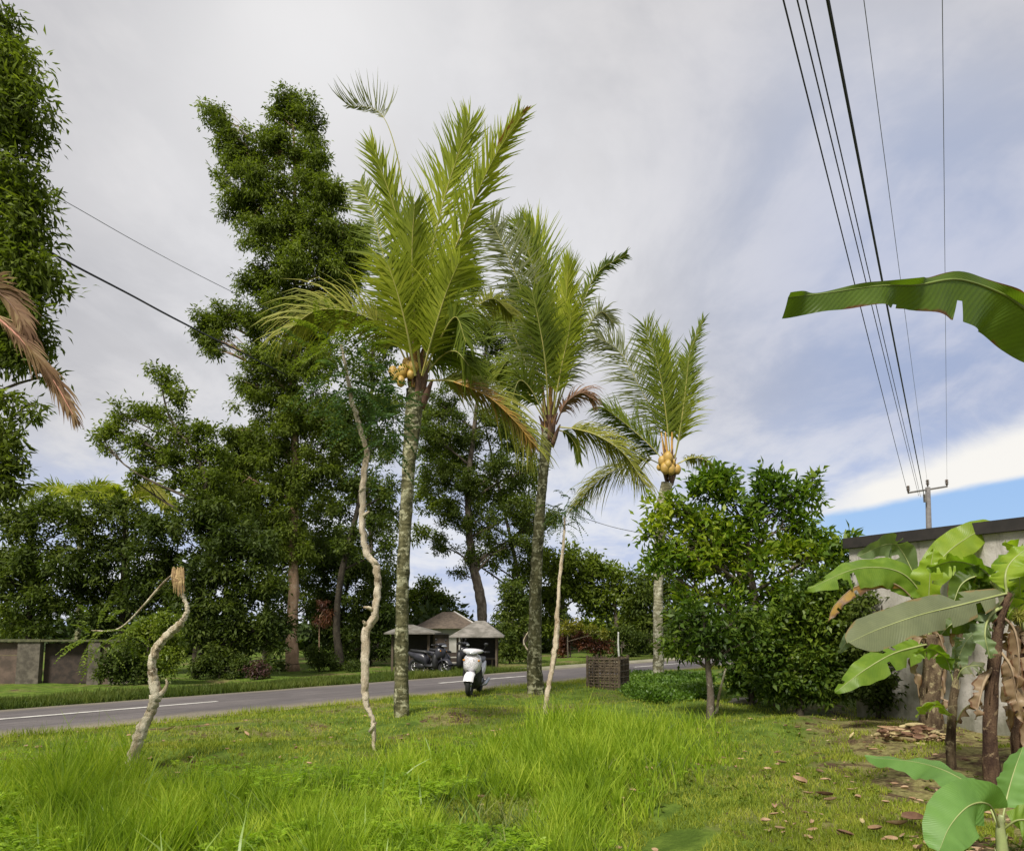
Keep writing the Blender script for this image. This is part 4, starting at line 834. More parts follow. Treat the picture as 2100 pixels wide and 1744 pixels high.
# plant C: right stem at the picture edge
bc = G(2092, 1590); D = bc.y
ec = empty('banana_plant', bc, 'dark-stemmed banana plant at the right edge hung with pinkish dry leaves', 'banana plant', BG)
pseudostem(ec, [bc+Vector((0, 0, -.1)), A(2092, 1500, D), A(2096, 1400, D), A(2098, 1300, D)], [.08, .07, .062, .055], 8, BAND)
for k, pp in enumerate((((2095, 1300, 0), (2085, 1290, -.1), (2078, 1350, -.2), (2086, 1420, -.2)), ((2098, 1310, 0), (2070, 1320, -.1), (2058, 1300, -.1), (2046, 1330, -.1)), ((2098, 1305, 0), (2110, 1290, -.1), (2118, 1360, -.2), (2115, 1440, -.2)))):
    blade('leaf', ec, AD(D, *pp), .09, BL_dry, MIDB, roll=10+20*k, fold=55, pet=.2, seed=30+k)
blade('leaf', ec, AD(D, (2098, 1300, 0), (2100, 1240, .1), (2120, 1180, .2), (2180, 1150, .3)), .2, BL_green, roll=20, fold=20, pet=.2, seed=34)
blade('leaf', ec, AD(D, (2098, 1300, 0), (2092, 1260, -.1), (2080, 1245, -.2), (2065, 1265, -.3)), .12, BL_lime, roll=30, fold=20, pet=.2, seed=35)
rb = random.Random(77)
for k in range(13):
    src, pl_, DD_ = ((1910, 1315), ea, ba.y+.25) if k % 2 else ((2062, 1230), eb, bb.y+.35)
    a = R(rb.uniform(15, 165)); L_ = rb.uniform(90, 165); ex, ey = src[0]+math.cos(a)*L_*1.1, src[1]-math.sin(a)*L_*.42
    mx_, my_ = (src[0]+ex)/2, (src[1]+ey)/2-30; dd = rb.uniform(-.1, .5)
    blade('leaf', pl_, AD(DD_, (src[0], src[1], 0), (mx_, my_, dd*.5), (ex, ey, dd), (ex+(ex-mx_)*.5, ey+rb.uniform(25, 60), dd)), rb.uniform(.12, .2), (BL_dark, BL_green, BL_pale, BL_dark, BL_lime)[k % 5], roll=rb.uniform(-50, 50), fold=rb.uniform(10, 35), pet=.2, seed=200+k, wav=.035)
# plant D: small sucker between A and B
bd = G(1952, 1575); D = bd.y
ed = empty('banana_plant', bd, 'small banana sucker with pale split leaves between the two left banana stems', 'banana plant', BG)
pseudostem(ed, [bd+Vector((0, 0, -.06)), A(1950, 1520, D), A(1954, 1450, D), A(1962, 1370, D)], [.055, .05, .045, .03], 9)
for k, (pp, mt) in enumerate(((((1958, 1400, 0), (1965, 1350, 0), (1985, 1310, .1), (2010, 1290, .1)), BL_pale), (((1956, 1400, 0), (1940, 1350, 0), (1905, 1330, -.1), (1875, 1345, -.1)), BL_green),
      (((1960, 1400, 0), (1975, 1370, -.1), (2010, 1365, -.1), (2030, 1390, -.1)), BL_grey), (((1955, 1480, 0), (1935, 1450, -.1), (1900, 1440, -.2), (1878, 1470, -.2)), BL_lime),
      (((1955, 1500, 0), (1975, 1455, -.1), (2005, 1440, -.2), (2030, 1460, -.2)), BL_dry), (((1960, 1380, 0), (1958, 1330, 0), (1960, 1290, 0)), BL_pale))):
    blade('leaf', ed, AD(D, *pp), .10, mt, roll=20+17*k, fold=20, pet=.15, seed=40+k, r0=.01)
# plant E: young plant in the bottom right corner
for k, (pp, mt, ww) in enumerate(((((2098, 1330, 0), (2080, 1350, -.1), (2068, 1420, -.15), (2072, 1500, -.15)), BL_dry, .085), (((2098, 1400, 0), (2112, 1420, -.1), (2108, 1500, -.15), (2098, 1560, -.15)), BL_dry, .07),
      (((2098, 1290, 0), (2078, 1262, -.05), (2050, 1268, -.1), (2036, 1300, -.1)), BL_grey, .09), (((2098, 1290, 0), (2105, 1200, .1), (2090, 1130, .2), (2060, 1110, .3)), BL_lime, .16), (((2098, 1300, 0), (2075, 1215, .4), (2010, 1185, .6), (1950, 1215, .7)), BL_green, .15))):
    blade('leaf', ec, AD(bc.y, *pp), ww, mt, MIDB if mt is BL_dry else MIDR, roll=10+11*k, fold=45 if mt is BL_dry else 18, pet=.15, seed=130+k)
mb = MB(); fl = A(2088, 1262, bc.y-.25); rq = random.Random(3)
for k in range(90):      # spiky yellow-green tuft of an old flower stalk
    d = Vector((rq.gauss(0, 1), rq.gauss(0, 1), rq.gauss(.2, .8))).normalized(); mb.tube([fl+d*.02, fl+d*rq.uniform(.07, .14)], [.006, .001], 4)
mb.build('flower_stalk', plain('flower_tuft', (.34, .32, .05), .7, c2=(.16, .18, .03), scale=20), ec)
be = G(2058, 1790); D = be.y
ee = empty('banana_plant', be, 'young banana plant with broad fresh green leaves in the bottom right corner', 'banana plant', BG)
pseudostem(ee, [be+Vector((0, 0, -.05)), A(2056, 1740, D), A(2052, 1700, D), A(2054, 1670, D)], [.035, .03, .025, .015], 10, plain('young_stem', (.30, .36, .14), .5, c2=(.24, .26, .12)))
pf = lambda x: math.sin(math.pi*min(1, .1+.86*x))**.55
blade('leaf', ee, AD(D, (2052, 1700, 0), (2030, 1650, -.1), (1990, 1650, -.25), (1950, 1690, -.35), (1925, 1745, -.4)), .155, BL_blue, roll=10, fold=14, pet=.22, tears=((99, 1, 1),), seed=51, r0=.009, prof=pf, wav=.01)
blade('leaf', ee, AD(D, (2054, 1690, 0), (2066, 1630, .05), (2080, 1580, .1), (2098, 1530, .2)), .12, BL_blue, roll=35, fold=20, pet=.2, tears=((99, 1, 1),), seed=52, r0=.009, prof=pf, wav=.01)
blade('leaf', ee, AD(D, (2050, 1700, 0), (2020, 1640, .2), (1960, 1590, .45), (1880, 1562, .8), (1775, 1552, 1.2)), .13, BL_blue, roll=-55, fold=20, pet=.3, tears=((99, 1, 1),), seed=53, r0=.008, wav=.015)
blade('leaf', ee, AD(D, (2056, 1700, 0), (2090, 1680, -.1), (2130, 1690, -.2), (2160, 1740, -.3)), .13, BL_green, roll=20, fold=14, pet=.2, tears=((99, 1, 1),), seed=54, r0=.009, prof=pf)
# plant F: off-frame right, its one big leaf hangs into the sky
bf = Vector((3.55, 3.7, 0)); bf.z = float(H(bf.x, bf.y))
ef = empty('banana_plant', bf, 'banana plant outside the right edge whose big dark ragged leaf hangs across the sky', 'banana plant', BG)
pseudostem(ef, [bf+Vector((0, 0, -.1)), bf+Vector((0, 0, 1)), bf+Vector((-.03, 0, 2)), bf+Vector((0, 0, 2.75))], [.14, .12, .10, .06], 13)
Df = 3.3
q3 = lambda x: (x/.2)**.5 if x < .2 else 1.0-.08*(x-.2) if x < .52 else (.975-.47*((x-.52)/.14) if x < .66 else .505-.10*(x-.66)/.34)
blade('leaf', ef, [bf+Vector((0, 0, 2.7)), A(2290, 800, Df+.2), A(2190, 700, Df), A(2100, 632, Df-.1), A(2050, 600, Df-.13), A(1965, 573, Df-.2), A(1880, 584, Df-.25), A(1800, 586, Df-.3), A(1700, 600, Df-.35), A(1616, 610, Df-.4)], .175, BL_dark, plain('banana_midrib_green', (.16, .22, .04), .5), roll=-12, fold=6, pet=.08, seed=61, r0=.014,
      prof=q3, wav=.034, tears=((41, 1, 3), (56, 1, 5)), n=90, asym=(1.05, .22))
blade('leaf', ef, [bf+Vector((0, 0, 2.7)), bf+Vector((.4, .3, 3.3)), bf+Vector((1.0, .6, 3.6)), bf+Vector((1.9, .8, 3.2))], .3, BL_green, fold=20, pet=.15, seed=62)
# dry palm frond hanging in from the left edge (its palm stands outside the frame)
bl = Vector((-4.4, 4.4, 0)); bl.z = float(H(bl.x, bl.y))
el_ = empty('coconut_palm', bl, 'palm outside the left edge whose reddish-brown dead frond hangs into the picture', 'palm tree')
mb = MB(); mb.tube(crom([bl+Vector((0, 0, -.1)), bl+Vector((.05, 0, 1.6)), bl+Vector((-.02, 0, 3.4))], 30), [.14]*30, 14, lump=.1); mb.build('trunk', PALMBARK, el_, smooth=True)
cpl = bl+Vector((0, 0, 3.4)); Dl = 4.3
dw = [cpl, A(-190, 620, Dl), A(-60, 625, Dl), (A(0, 655, Dl-.05)), A(60, 715, Dl-.1), A(110, 780, Dl-.1), A(150, 850, Dl-.15)]
DEADF = leafmat('dead_frond', [(.11, .06, .035), (.21, .125, .07), (.34, .25, .13)], .3, .7, .2, 4.)
frond('frond', el_, dw, DEADF, plain('dead_stalk', (.42, .18, .12), .7, c2=(.30, .12, .07), scale=15), LL=.25, ang=11, droop=.6, roll=40, nl=150, start=.45, r0=.022, wid=.016, seed=5)
frond('frond', el_, [A(-60, 600, Dl), A(-25, 590, Dl), A(10, 610, Dl), A(40, 650, Dl-.05), A(62, 700, Dl-.05)], DEADF, RACHB, LL=.26, ang=20, droop=.8, roll=30, nl=90, start=.1, r0=.012, wid=.02, seed=6)
for k in range(5):
    a = k*1.25+1.6; q_ = Vector((math.cos(a)*1.1-.6, math.sin(a)*1.1-.5, .8))
    frond('frond', el_, [cpl, cpl+q_*.6, cpl+q_*1.2, cpl+q_*2-Vector((0, 0, .9))], PAL_G, RACH, LL=.6, droop=.7, nl=50, seed=70+k)

# ------------------------------------------------------------------ concrete building on the right
CONC = plain('concrete_render', (.46, .43, .385), .9, c2=(.28, .255, .215), scale=1.9, bmp=.35, detail=8)
def streaky(name, c, c2, c3):
    m_, q, bs, out = base_mat(name); oc = q.n('ShaderNodeTexCoord').outputs['Object']; sp_ = q.n('ShaderNodeSeparateXYZ'); q.nt.links.new(oc, sp_.inputs[0])
    st = q.noise(q.vec(q.m('MULTIPLY', sp_.outputs[0], 3.5), q.m('MULTIPLY', sp_.outputs[1], 3.5), q.m('MULTIPLY', sp_.outputs[2], .35)), 2.2, 6, .7); n2_ = q.noise(oc, 2.2, 8, .65); n3_ = q.noise(oc, 26., 4, .7)
    cc = q.mix(q.step(n2_, .35, .65), c2, c); cc = q.mix(q.m('MULTIPLY', q.step(st, .50, .68), .7), cc, c3); cc = q.mix(q.m('MULTIPLY', q.step(n3_, .55, .7), .3), cc, c3)
    cc = q.mix(q.m('MULTIPLY', q.step(q.m('ADD', sp_.outputs[2], q.m('MULTIPLY', n2_, 1.)), 1.15, .35), .7), cc, (.09, .095, .05))
    q.nt.links.new(cc, bs.inputs['Base Color']); bs.inputs['Roughness'].default_value = .95; bump(q, bs, q.m('ADD', n3_, n2_), .5, .015); return m_
CONC = streaky('concrete_render_stained', (.50, .47, .43), (.34, .315, .275), (.17, .155, .13))
FASC = plain('dark_fascia', (.03, .024, .022), .7, c2=(.018, .015, .014), scale=4)
pL = A(1740, 1105, 13.6); pR = A(2100, 1060, 10.9); zt = (pL.z+pR.z)/2
wl = Vector((pL.x, pL.y, 0)); wr = Vector((pR.x, pR.y, 0)); dirw = (wr-wl).normalized(); nrm = Vector((dirw.y, -dirw.x, 0))
if nrm.y > 0: nrm = -nrm
ebd = empty('concrete_building', (wl+wr)/2, 'low grey rendered building with a dark flat roof edge behind the banana plants', 'building')
rotw = Matrix.Rotation(math.atan2(dirw.y, dirw.x), 3, 'Z'); Lw = 11.
cen = wl+dirw*(Lw/2)-nrm*3.
MB().box((cen.x, cen.y, (zt-.188)/2-.2), (Lw, 6, zt-.188+.4), 0, rotw).build('wall', CONC, ebd)
MB().box((cen.x+nrm.x*.03, cen.y+nrm.y*.03, zt-.09), (Lw+.12, 6.12, .19), 0, rotw).build('roof', FASC, ebd)

# ------------------------------------------------------------------ power pole and lines
PD = 34.; pb = A(1908, 1285, PD); pb.z = float(H(pb.x, pb.y))
ep = empty('power_pole', pb, 'concrete power pole with a crossarm rising behind the concrete building', 'utility pole')
PC = plain('pole_concrete', (.17, .16, .15), .8, c2=(.12, .11, .11)); PM = plain('pole_steel', (.22, .20, .18), .5, .4); INS = plain('insulator_ceramic', (.16, .12, .10), .3)
ptop = A(1903, 1004, PD)
mb = MB(); mb.tube([pb+Vector((0, 0, -.3)), pb.lerp(ptop, .5), ptop+Vector((0, 0, .12))], [.17, .14, .11], 12); mb.build('pole', PC, ep, smooth=True)
a0, a1 = A(1863, 1010, PD-.3), A(1942, 997, PD+.3)
mb = MB(); mb.tube([a0, a1], .055, 4); mb.build('crossarm', PM, ep)
insp = [a0, a1, ptop+Vector((0, 0, .15))]
for p in insp:
    mb = MB(); mb.tube([p, p+Vector((0, 0, .12)), p+Vector((0, 0, .34))], [.03, .05, .035], 8)
    for h in (.12, .2, .28): mb.tube([p+Vector((0, 0, h)), p+Vector((0, 0, h+.05))], [.085, .05], 10)
    mb.build('insulator', INS, ep, smooth=True)
mb = MB(); mb.box(A(1897, 1021, PD-.16), (.12, .1, .38)); mb.build('cable_clamp', PM, ep)
WIRE = plain('cable_black', (.025, .025, .03), .6, scale=3)
WGR = plain('cable_grey', (.16, .17, .19), .5, scale=3)
LG = 'cables running overhead to the crossarm pole'
def at_z(x, y, z): d = ray(x, y); t = (z-EYE)/d[2]; return Vector((d[0]*t, d[1]*t, z))
for k, (xt, zt_, end, rad_, mt, lb) in enumerate((
    (1617, 7.3, (1862, 1012), .009, WIRE, 'leftmost thin dark cable overhead, running down to the left end of the crossarm'),
    (1645, 7.3, (1884, 1016), .008, WIRE, 'second thin dark cable from the left, close beside the third'),
    (1662, 7.3, (1888, 1018), .008, WIRE, 'thin dark cable just left of the thick black cable'),
    (1703, 7.1, (1896, 1020), .017, WIRE, 'thick black twisted cable overhead, heaviest of the cables'),
    (1775, 8.0, (1903, 998), .0045, WGR, 'faint thin cable right of the thick black cable'),
    (1930, 8.2, (1942, 990), .0042, WGR, 'faint thin cable farthest right, running to the right end of the crossarm'))):
    ptf = at_z(xt, 0, zt_); pe = A(*end, PD); d_ = ptf-pe; pts = []
    for i in range(41):
        t = i/40*2.2; p = pe+d_*t; sag = -.25*math.sin(math.pi*min(t/2.2, 1)) if k != 3 else -.18*math.sin(math.pi*t/2.2)
        pts.append(p+Vector((0, 0, sag+.0)))
    # keep the wire passing where it is seen at the top of the picture
    mb = MB(); mb.tube(pts, rad_, 6, 0)
    o = mb.build('power_cable', mt); tag(o, lb, 'cable', LG)
def cable(lb, pts, rad_, mt):
    mb = MB(); mb.tube(crom(pts, 24), rad_, 5); tag(mb.build('service_cable', mt), lb, 'cable')
cable('thick dark cable slanting down from the left edge tree to the tallest tree', [A(60, 490, 16.5), A(135, 535, 17), A(265, 603, 19), A(395, 672, 21.5), A(600, 775, TB.y)], .028, WIRE)
cable('hair-thin cable above the thick one, slanting from the left edge tree to the tallest tree', [A(60, 372, 16.5), A(150, 422, 17), A(300, 507, 19), A(480, 600, 21.5), A(600, 655, TB.y)], .009, WGR)
cable('thin cable crossing the low sky from the second palm towards the bright tree', [A(1090, 1020, 20), A(1205, 1064, 19), A(1292, 1088, 17), A(1420, 1105, 14.6)], .008, WGR)

# ------------------------------------------------------------------ wall at the far left
WALLC = plain('old_wall_render', (.15, .105, .08), .9, c2=(.075, .055, .042), scale=2.5, bmp=.3, detail=8)
PILC = plain('old_pillar_render', (.15, .13, .10), .9, c2=(.07, .06, .045), scale=4., bmp=.3, detail=8)
TIMB = plain('dark_timber', (.06, .042, .032), .9, c2=(.03, .022, .018), scale=5); COPE = plain('mossy_coping', (.12, .12, .06), .95, c2=(.06, .065, .03), scale=6, bmp=.6)
w0, w1 = G(-160, 1402), G(272, 1398)
ew = empty('compound_wall', (w0+w1)/2, 'old plastered compound wall with pillars and a dark timber gate at the far left', 'wall')
dw_ = (w1-w0); dw_.z = 0; Lw_ = dw_.length; dw_.normalize(); rw = Matrix.Rotation(math.atan2(dw_.y, dw_.x), 3, 'Z'); z0 = min(w0.z, w1.z)-.15
nw = Vector((dw_.y, -dw_.x, 0)); nw = nw if nw.y < 0 else -nw
def wx(x): # distance along the wall for picture x
    lo_, hi_ = -2., Lw_+2
    for _ in range(40):
        m2 = (lo_+hi_)/2; p = w0+dw_*m2; d = p-Vector((0, 0, EYE)); zc = d.y*ct+d.z*st_
        if CX+F*d.x/zc < x: lo_ = m2
        else: hi_ = m2
    return lo_
topz = A(60, 1315, w0.lerp(w1, .5).y).z
def wbox(x0, x1, zz0, zz1, th, out_, name, mt, mm=None):
    a, b_ = wx(x0), wx(x1); c = w0+dw_*((a+b_)/2)+nw*out_
    return MB().box((c.x, c.y, (zz0+zz1)/2), (b_-a, th, zz1-zz0), 0, rw).build(name, mt, ew)
hh = topz-z0
wbox(-150, 36, z0, z0+hh*.70, .16, 0, 'wall_panel', WALLC); wbox(-150, 36, z0+hh*.71, topz-.02, .13, 0, 'wall_panel', WALLC)
wbox(37, 83, z0, topz, .30, .06, 'pillar', PILC); wbox(182, 206, z0, topz, .30, .06, 'pillar', PILC)
wbox(207, 268, z0, topz-.04, .16, 0, 'wall_panel', WALLC); wbox(84, 181, z0+.12, topz-.06, .05, -.18, 'gate', TIMB)
wbox(228, 268, z0, z0+hh*.42, .2, .2, 'plinth', PILC)
wbox(-155, 84, topz+.003, topz+.09, .42, .06, 'coping', COPE); wbox(84.5, 272, topz+.003, topz+.07, .40, .05, 'coping', COPE)
# ------------------------------------------------------------------ shelters and houses beyond the road
TIN = plain('weathered_tin', (.20, .19, .165), .7, c2=(.11, .10, .08), scale=3); TIMB2 = plain('post_timber', (.10, .075, .05), .9); TILE = plain('brown_tile', (.12, .09, .065), .85, c2=(.07, .052, .038), scale=5, bmp=.4)
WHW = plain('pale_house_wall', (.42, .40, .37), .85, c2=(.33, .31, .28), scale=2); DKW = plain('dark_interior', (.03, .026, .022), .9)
def shelter(label, xl, xr, xa, ya, ye, D, deep=2.4, roofm=None, posts=True, over=.0):
    pl, pr, pa = A(xl, ye, D), A(xr, ye, D), A(xa, ya, D+deep/2); ze = pl.z; gz = float(H((pl.x+pr.x)/2, D+deep/2))
    e = empty('roadside_shelter', Vector(((pl.x+pr.x)/2, D+deep/2, gz)), label, 'shelter')
    c0, c1, c2, c3 = Vector((pl.x, D, ze)), Vector((pr.x, D, ze)), Vector((pr.x, D+deep, ze)), Vector((pl.x, D+deep, ze))
    hw = (pr.x-pl.x)*.09; r0, r1 = Vector((pa.x-hw, D+deep/2, pa.z)), Vector((pa.x+hw, D+deep/2, pa.z)); dn = Vector((0, 0, -.05))
    vs = [c0, c1, c2, c3, r0, r1]+[v+dn for v in (c0, c1, c2, c3)]
    MB().add(vs, [(0, 1, 5, 4), (1, 2, 5), (2, 3, 4, 5), (3, 0, 4), (0, 6, 7, 1), (1, 7, 8, 2), (2, 8, 9, 3), (3, 9, 6, 0), (6, 9, 8, 7)]).build('roof', roofm or TIN, e)
    for fx in (.14, .86):
        for fy in (.15, .85):
            x = pl.x+(pr.x-pl.x)*fx; y = D+deep*fy; MB().box((x, y, (gz-.1+ze-.05)/2), (.09, .09, ze-.05-gz+.1)).build('post', TIMB2, e)
    if posts:
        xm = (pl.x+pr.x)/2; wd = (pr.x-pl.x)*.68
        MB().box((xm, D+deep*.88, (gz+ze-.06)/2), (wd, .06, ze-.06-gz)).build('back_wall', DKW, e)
        mbx = MB(); mbx.box((xm, D+deep*.45, gz+.62), (wd, .6, .06)); mbx.box((xm-wd*.4, D+deep*.45, gz+.28), (.07, .5, .6)); mbx.box((xm+wd*.4, D+deep*.45, gz+.28), (.07, .5, .6)); mbx.build('counter', TIMB2, e)
    return e
shelter('small shelter with a light tin hip roof behind the tallest palm trunk', 787, 891, 838, 1280, 1297, 29.5, 3.)
shelter('larger pale-roofed shelter behind the white scooter and the grey trunk', 921, 1033, 985, 1272, 1304, 30.5, 3.2, plain('pale_tin', (.24, .22, .195), .7, c2=(.13, .12, .10), scale=3))
# brown roofed house farther back
D = 38.; hl, hr = A(855, 1300, D), A(965, 1300, D); gz = -.75
eh = empty('village_house', Vector(((hl.x+hr.x)/2, D+2.5, gz)), 'brown tile-roofed house seen above the shelters left of the grey trunk', 'house')
ap = A(926, 1254, D+2.5); ze = A(880, 1288, D).z
MB().box(((hl.x+hr.x)/2, D+2.5, (gz+ze)/2), ((hr.x-hl.x)*.8, 4, ze-gz)).build('wall', WHW, eh)
c0, c1, c2, c3 = Vector((hl.x-.3, D, ze)), Vector((hr.x+.6, D, ze)), Vector((hr.x+.6, D+5, ze)), Vector((hl.x-.3, D+5, ze)); r0, r1 = ap+Vector((-.5, 0, 0)), ap+Vector((.15, 0, 0))
MB().add([c0, c1, c2, c3, r0, r1], [(0, 1, 5, 4), (1, 2, 5), (2, 3, 4, 5), (3, 0, 4), (0, 3, 2, 1)]).build('roof', TILE, eh)
MB().tube([r1, c1], .06, 5).build('ridge_cap', WHW, eh)
MB().box((hl.x+1.2, D+.48, gz+.9), (.8, .06, 1.9)).build('door', TIMB, eh)
# dark low vehicle trailer wall : a low dark fence behind the parked motorbikes
fa, fb = G(845, 1380), G(945, 1372); fa = A(840, 1372, 27.4); fb = A(958, 1372, 27.8)
ef2 = empty('plank_fence', (fa+fb)/2, 'low dark plank fence behind the parked black motorbikes', 'fence')
for v in (fa, fb): v.z = float(H(v.x, v.y))
for k in range(4):
    mb = MB(); zz = .18+.2*k; c = (fa+fb)/2; mb.box((c.x, c.y, c.z+zz), ((fb-fa).length, .03, .16), 0, Matrix.Rotation(math.atan2(fb.y-fa.y, fb.x-fa.x), 3, 'Z')); mb.build('plank', TIMB, ef2)
for k in range(4):
    p = fa.lerp(fb, k/3); MB().box((p.x, p.y+.07, p.z+.42), (.08, .08, .95)).build('post', TIMB2, ef2)

# ------------------------------------------------------------------ scooter
def ring(cx, cz, w_, h_, y, n=14, p=2.6, ztop=None):
    out_ = []
    for k in range(n):
        a = 2*math.pi*k/n; c_, s2 = math.cos(a), math.sin(a)
        out_.append(Vector((cx+w_/2*math.copysign(abs(c_)**(2/p), c_), y, cz+h_/2*math.copysign(abs(s2)**(2/p), s2))))
    return out_
def loft(rings, mi=0):
    n = len(rings[0]); vs = [v for r_ in rings for v in r_]
    fs = [(i*n+k, i*n+(k+1) % n, (i+1)*n+(k+1) % n, (i+1)*n+k) for i in range(len(rings)-1) for k in range(n)]
    fs += [tuple(range(n-1, -1, -1)), tuple(range((len(rings)-1)*n, len(rings)*n))]
    return MB().add(vs, fs, mi)
TYRE = plain('tyre_rubber', (.018, .018, .018), .85, c2=(.01, .01, .01), scale=30); BLK = plain('black_plastic', (.022, .022, .024), .45, c2=(.014, .014, .015))
CHR = plain('brushed_metal', (.5, .5, .5), .35, .9, c2=(.35, .35, .35)); GLS = plain('headlamp_glass', (.55, .57, .6), .12, .2); AMB = plain('indicator_amber', (.7, .28, .03), .3)
WHP = plain('white_body_paint', (.82, .80, .82), .28, c2=(.74, .72, .76), scale=3); DKP = plain('dark_body_paint', (.035, .035, .045), .3, c2=(.02, .02, .025), scale=3)
TAIL = plain('tail_red', (.4, .02, .02), .3)
def torus(mb, c, Rr_, r_, n=28, m=10, mi=0, sx=1.):
    vs = []
    for i in range(n):
        a = 2*math.pi*i/n
        for k in range(m):
            b_ = 2*math.pi*k/m; rad_ = Rr_+r_*math.cos(b_); vs.append(Vector(c)+Vector((r_*sx*math.sin(b_), rad_*math.cos(a), rad_*math.sin(a))))
    return mb.add(vs, [(i*m+k, ((i+1) % n)*m+k, ((i+1) % n)*m+(k+1) % m, i*m+(k+1) % m) for i in range(n) for k in range(m)], mi)
def scooter(label, name, body, loc, yaw, lean, cat='scooter', group=None, patt=None):
    "faces -Y before yaw; front axle at y=-.62, rear axle at y=.62"
    e = bpy.data.objects.new(name, None); col.objects.link(e); tag(e, label, cat, group)
    def P(nm, mb, mt, par=None, sm=True): return mb.build(nm, mt, par or e, smooth=sm)
    for yv, nm in ((-.62, 'front_wheel'), (.60, 'rear_wheel')):
        wl_ = torus(MB(), (0, yv, .26), .205, .058, sx=1.); wo_ = P(nm, wl_, TYRE)
        rm_ = MB(); torus(rm_, (0, yv, .26), .15, .016); rm_.tube([(-.05, yv, .26), (.05, yv, .26)], .04, 10)
        for a in range(5):
            th = a*2*math.pi/5; rm_.tube([(0, yv, .26), (0, yv+.15*math.cos(th), .26+.15*math.sin(th))], [.018, .012], 5)
        P('rim', rm_, CHR, wo_)
    f_ = MB()
    for sx in (-.085, .085): f_.tube([(sx, -.62, .26), (sx, -.55, .48), (sx*.8, -.48, .68)], [.022, .022, .028], 8)
    P('front_fork', f_, BLK)
    vs = []; N_ = 14
    for i in range(N_):
        a = R(20+150*i/(N_-1)); cy, cz = -.62-.285*math.cos(a)*-1*-1, .26+.285*math.sin(a)
        for xx, dz in ((-.115, -.055), (-.08, 0), (0, .018), (.08, 0), (.115, -.055)): vs.append(Vector((xx, -.62-(.285+dz)*math.cos(a), .26+(.285+dz)*math.sin(a))))
    P('front_fender', MB().add(vs, [(i*5+k, i*5+k+1, (i+1)*5+k+1, (i+1)*5+k) for i in range(N_-1) for k in range(4)]), body)
    P('front_shield', loft([ring(0, .72, .14, .16, -.60), ring(0, .74, .30, .32, -.56), ring(0, .73, .40, .42, -.48), ring(0, .72, .43, .48, -.39), ring(0, .70, .40, .48, -.34)]), patt or body)
    P('leg_shield', loft([ring(0, .48, .40, .58, -.40), ring(0, .47, .46, .66, -.33), ring(0, .47, .42, .60, -.24)]), BLK)
    P('handlebar_cowl', loft([ring(0, 1.0, .16, .05, -.60), ring(0, 1.0, .34, .10, -.56), ring(0, 1.005, .46, .12, -.48), ring(0, 1.01, .50, .09, -.38)]), body)
    P('headlight', loft([ring(0, .965, .14, .04, -.628), ring(0, .965, .26, .06, -.60), ring(0, .965, .30, .07, -.555)]), GLS)
    h_ = MB()
    for s2 in (-1, 1):
        h_.tube([(0, -.42, .98), (s2*.2, -.40, 1.0), (s2*.36, -.30, .985)], .015, 8); h_.tube([(s2*.25, -.365, .995), (s2*.37, -.295, .985)], .021, 8)
        h_.tube([(s2*.24, -.39, .99), (s2*.36, -.36, .97)], .008, 5)
    P('handlebar', h_, BLK)
    for s2 in (-1, 1):
        mm = MB(); mm.tube([(s2*.22, -.40, 1.0), (s2*.27, -.40, 1.10), (s2*.30, -.42, 1.15)], .007, 6); mm.ball((s2*.30, -.43, 1.17), (.055, .02, .035), 0, 10, 7); P('mirror', mm, BLK)
        P('indicator', MB().ball((s2*.17, -.545, .80), (.035, .02, .022), 0, 8, 6), AMB)
    P('floorboard', loft([ring(0, .30, .34, .10, -.32), ring(0, .28, .36, .10, -.1), ring(0, .30, .34, .14, .12)]), BLK)
    P('rear_body', loft([ring(0, .42, .26, .30, .05), ring(0, .52, .32, .40, .2), ring(0, .60, .32, .30, .5), ring(0, .68, .22, .18, .80), ring(0, .72, .10, .08, .92)]), body)
    P('seat', loft([ring(0, .72, .18, .06, .02), ring(0, .76, .27, .11, .15), ring(0, .77, .27, .11, .45), ring(0, .80, .20, .09, .78)]), BLK)
    P('engine', loft([ring(0, .28, .16, .18, .15), ring(0, .28, .22, .22, .35), ring(.05, .27, .14, .14, .6)]), BLK)
    P('exhaust', MB().tube([(.14, .2, .2), (.16, .45, .22), (.17, .85, .30)], [.02, .05, .045], 10), CHR)
    P('tail_light', loft([ring(0, .70, .14, .07, .86), ring(0, .70, .10, .05, .93)]), TAIL)
    P('side_stand', MB().tube([(-.12, .1, .24), (-.26, .12, .0)], .012, 6), CHR)
    pl_ = MB().box((0, -.565, .50), (.20, .006, .09), 0, Matrix.Rotation(R(-10), 3, 'X')); P('number_plate', pl_, BLK, sm=False)
    e.location = loc; e.rotation_euler = (0, R(lean), R(yaw))
    return e
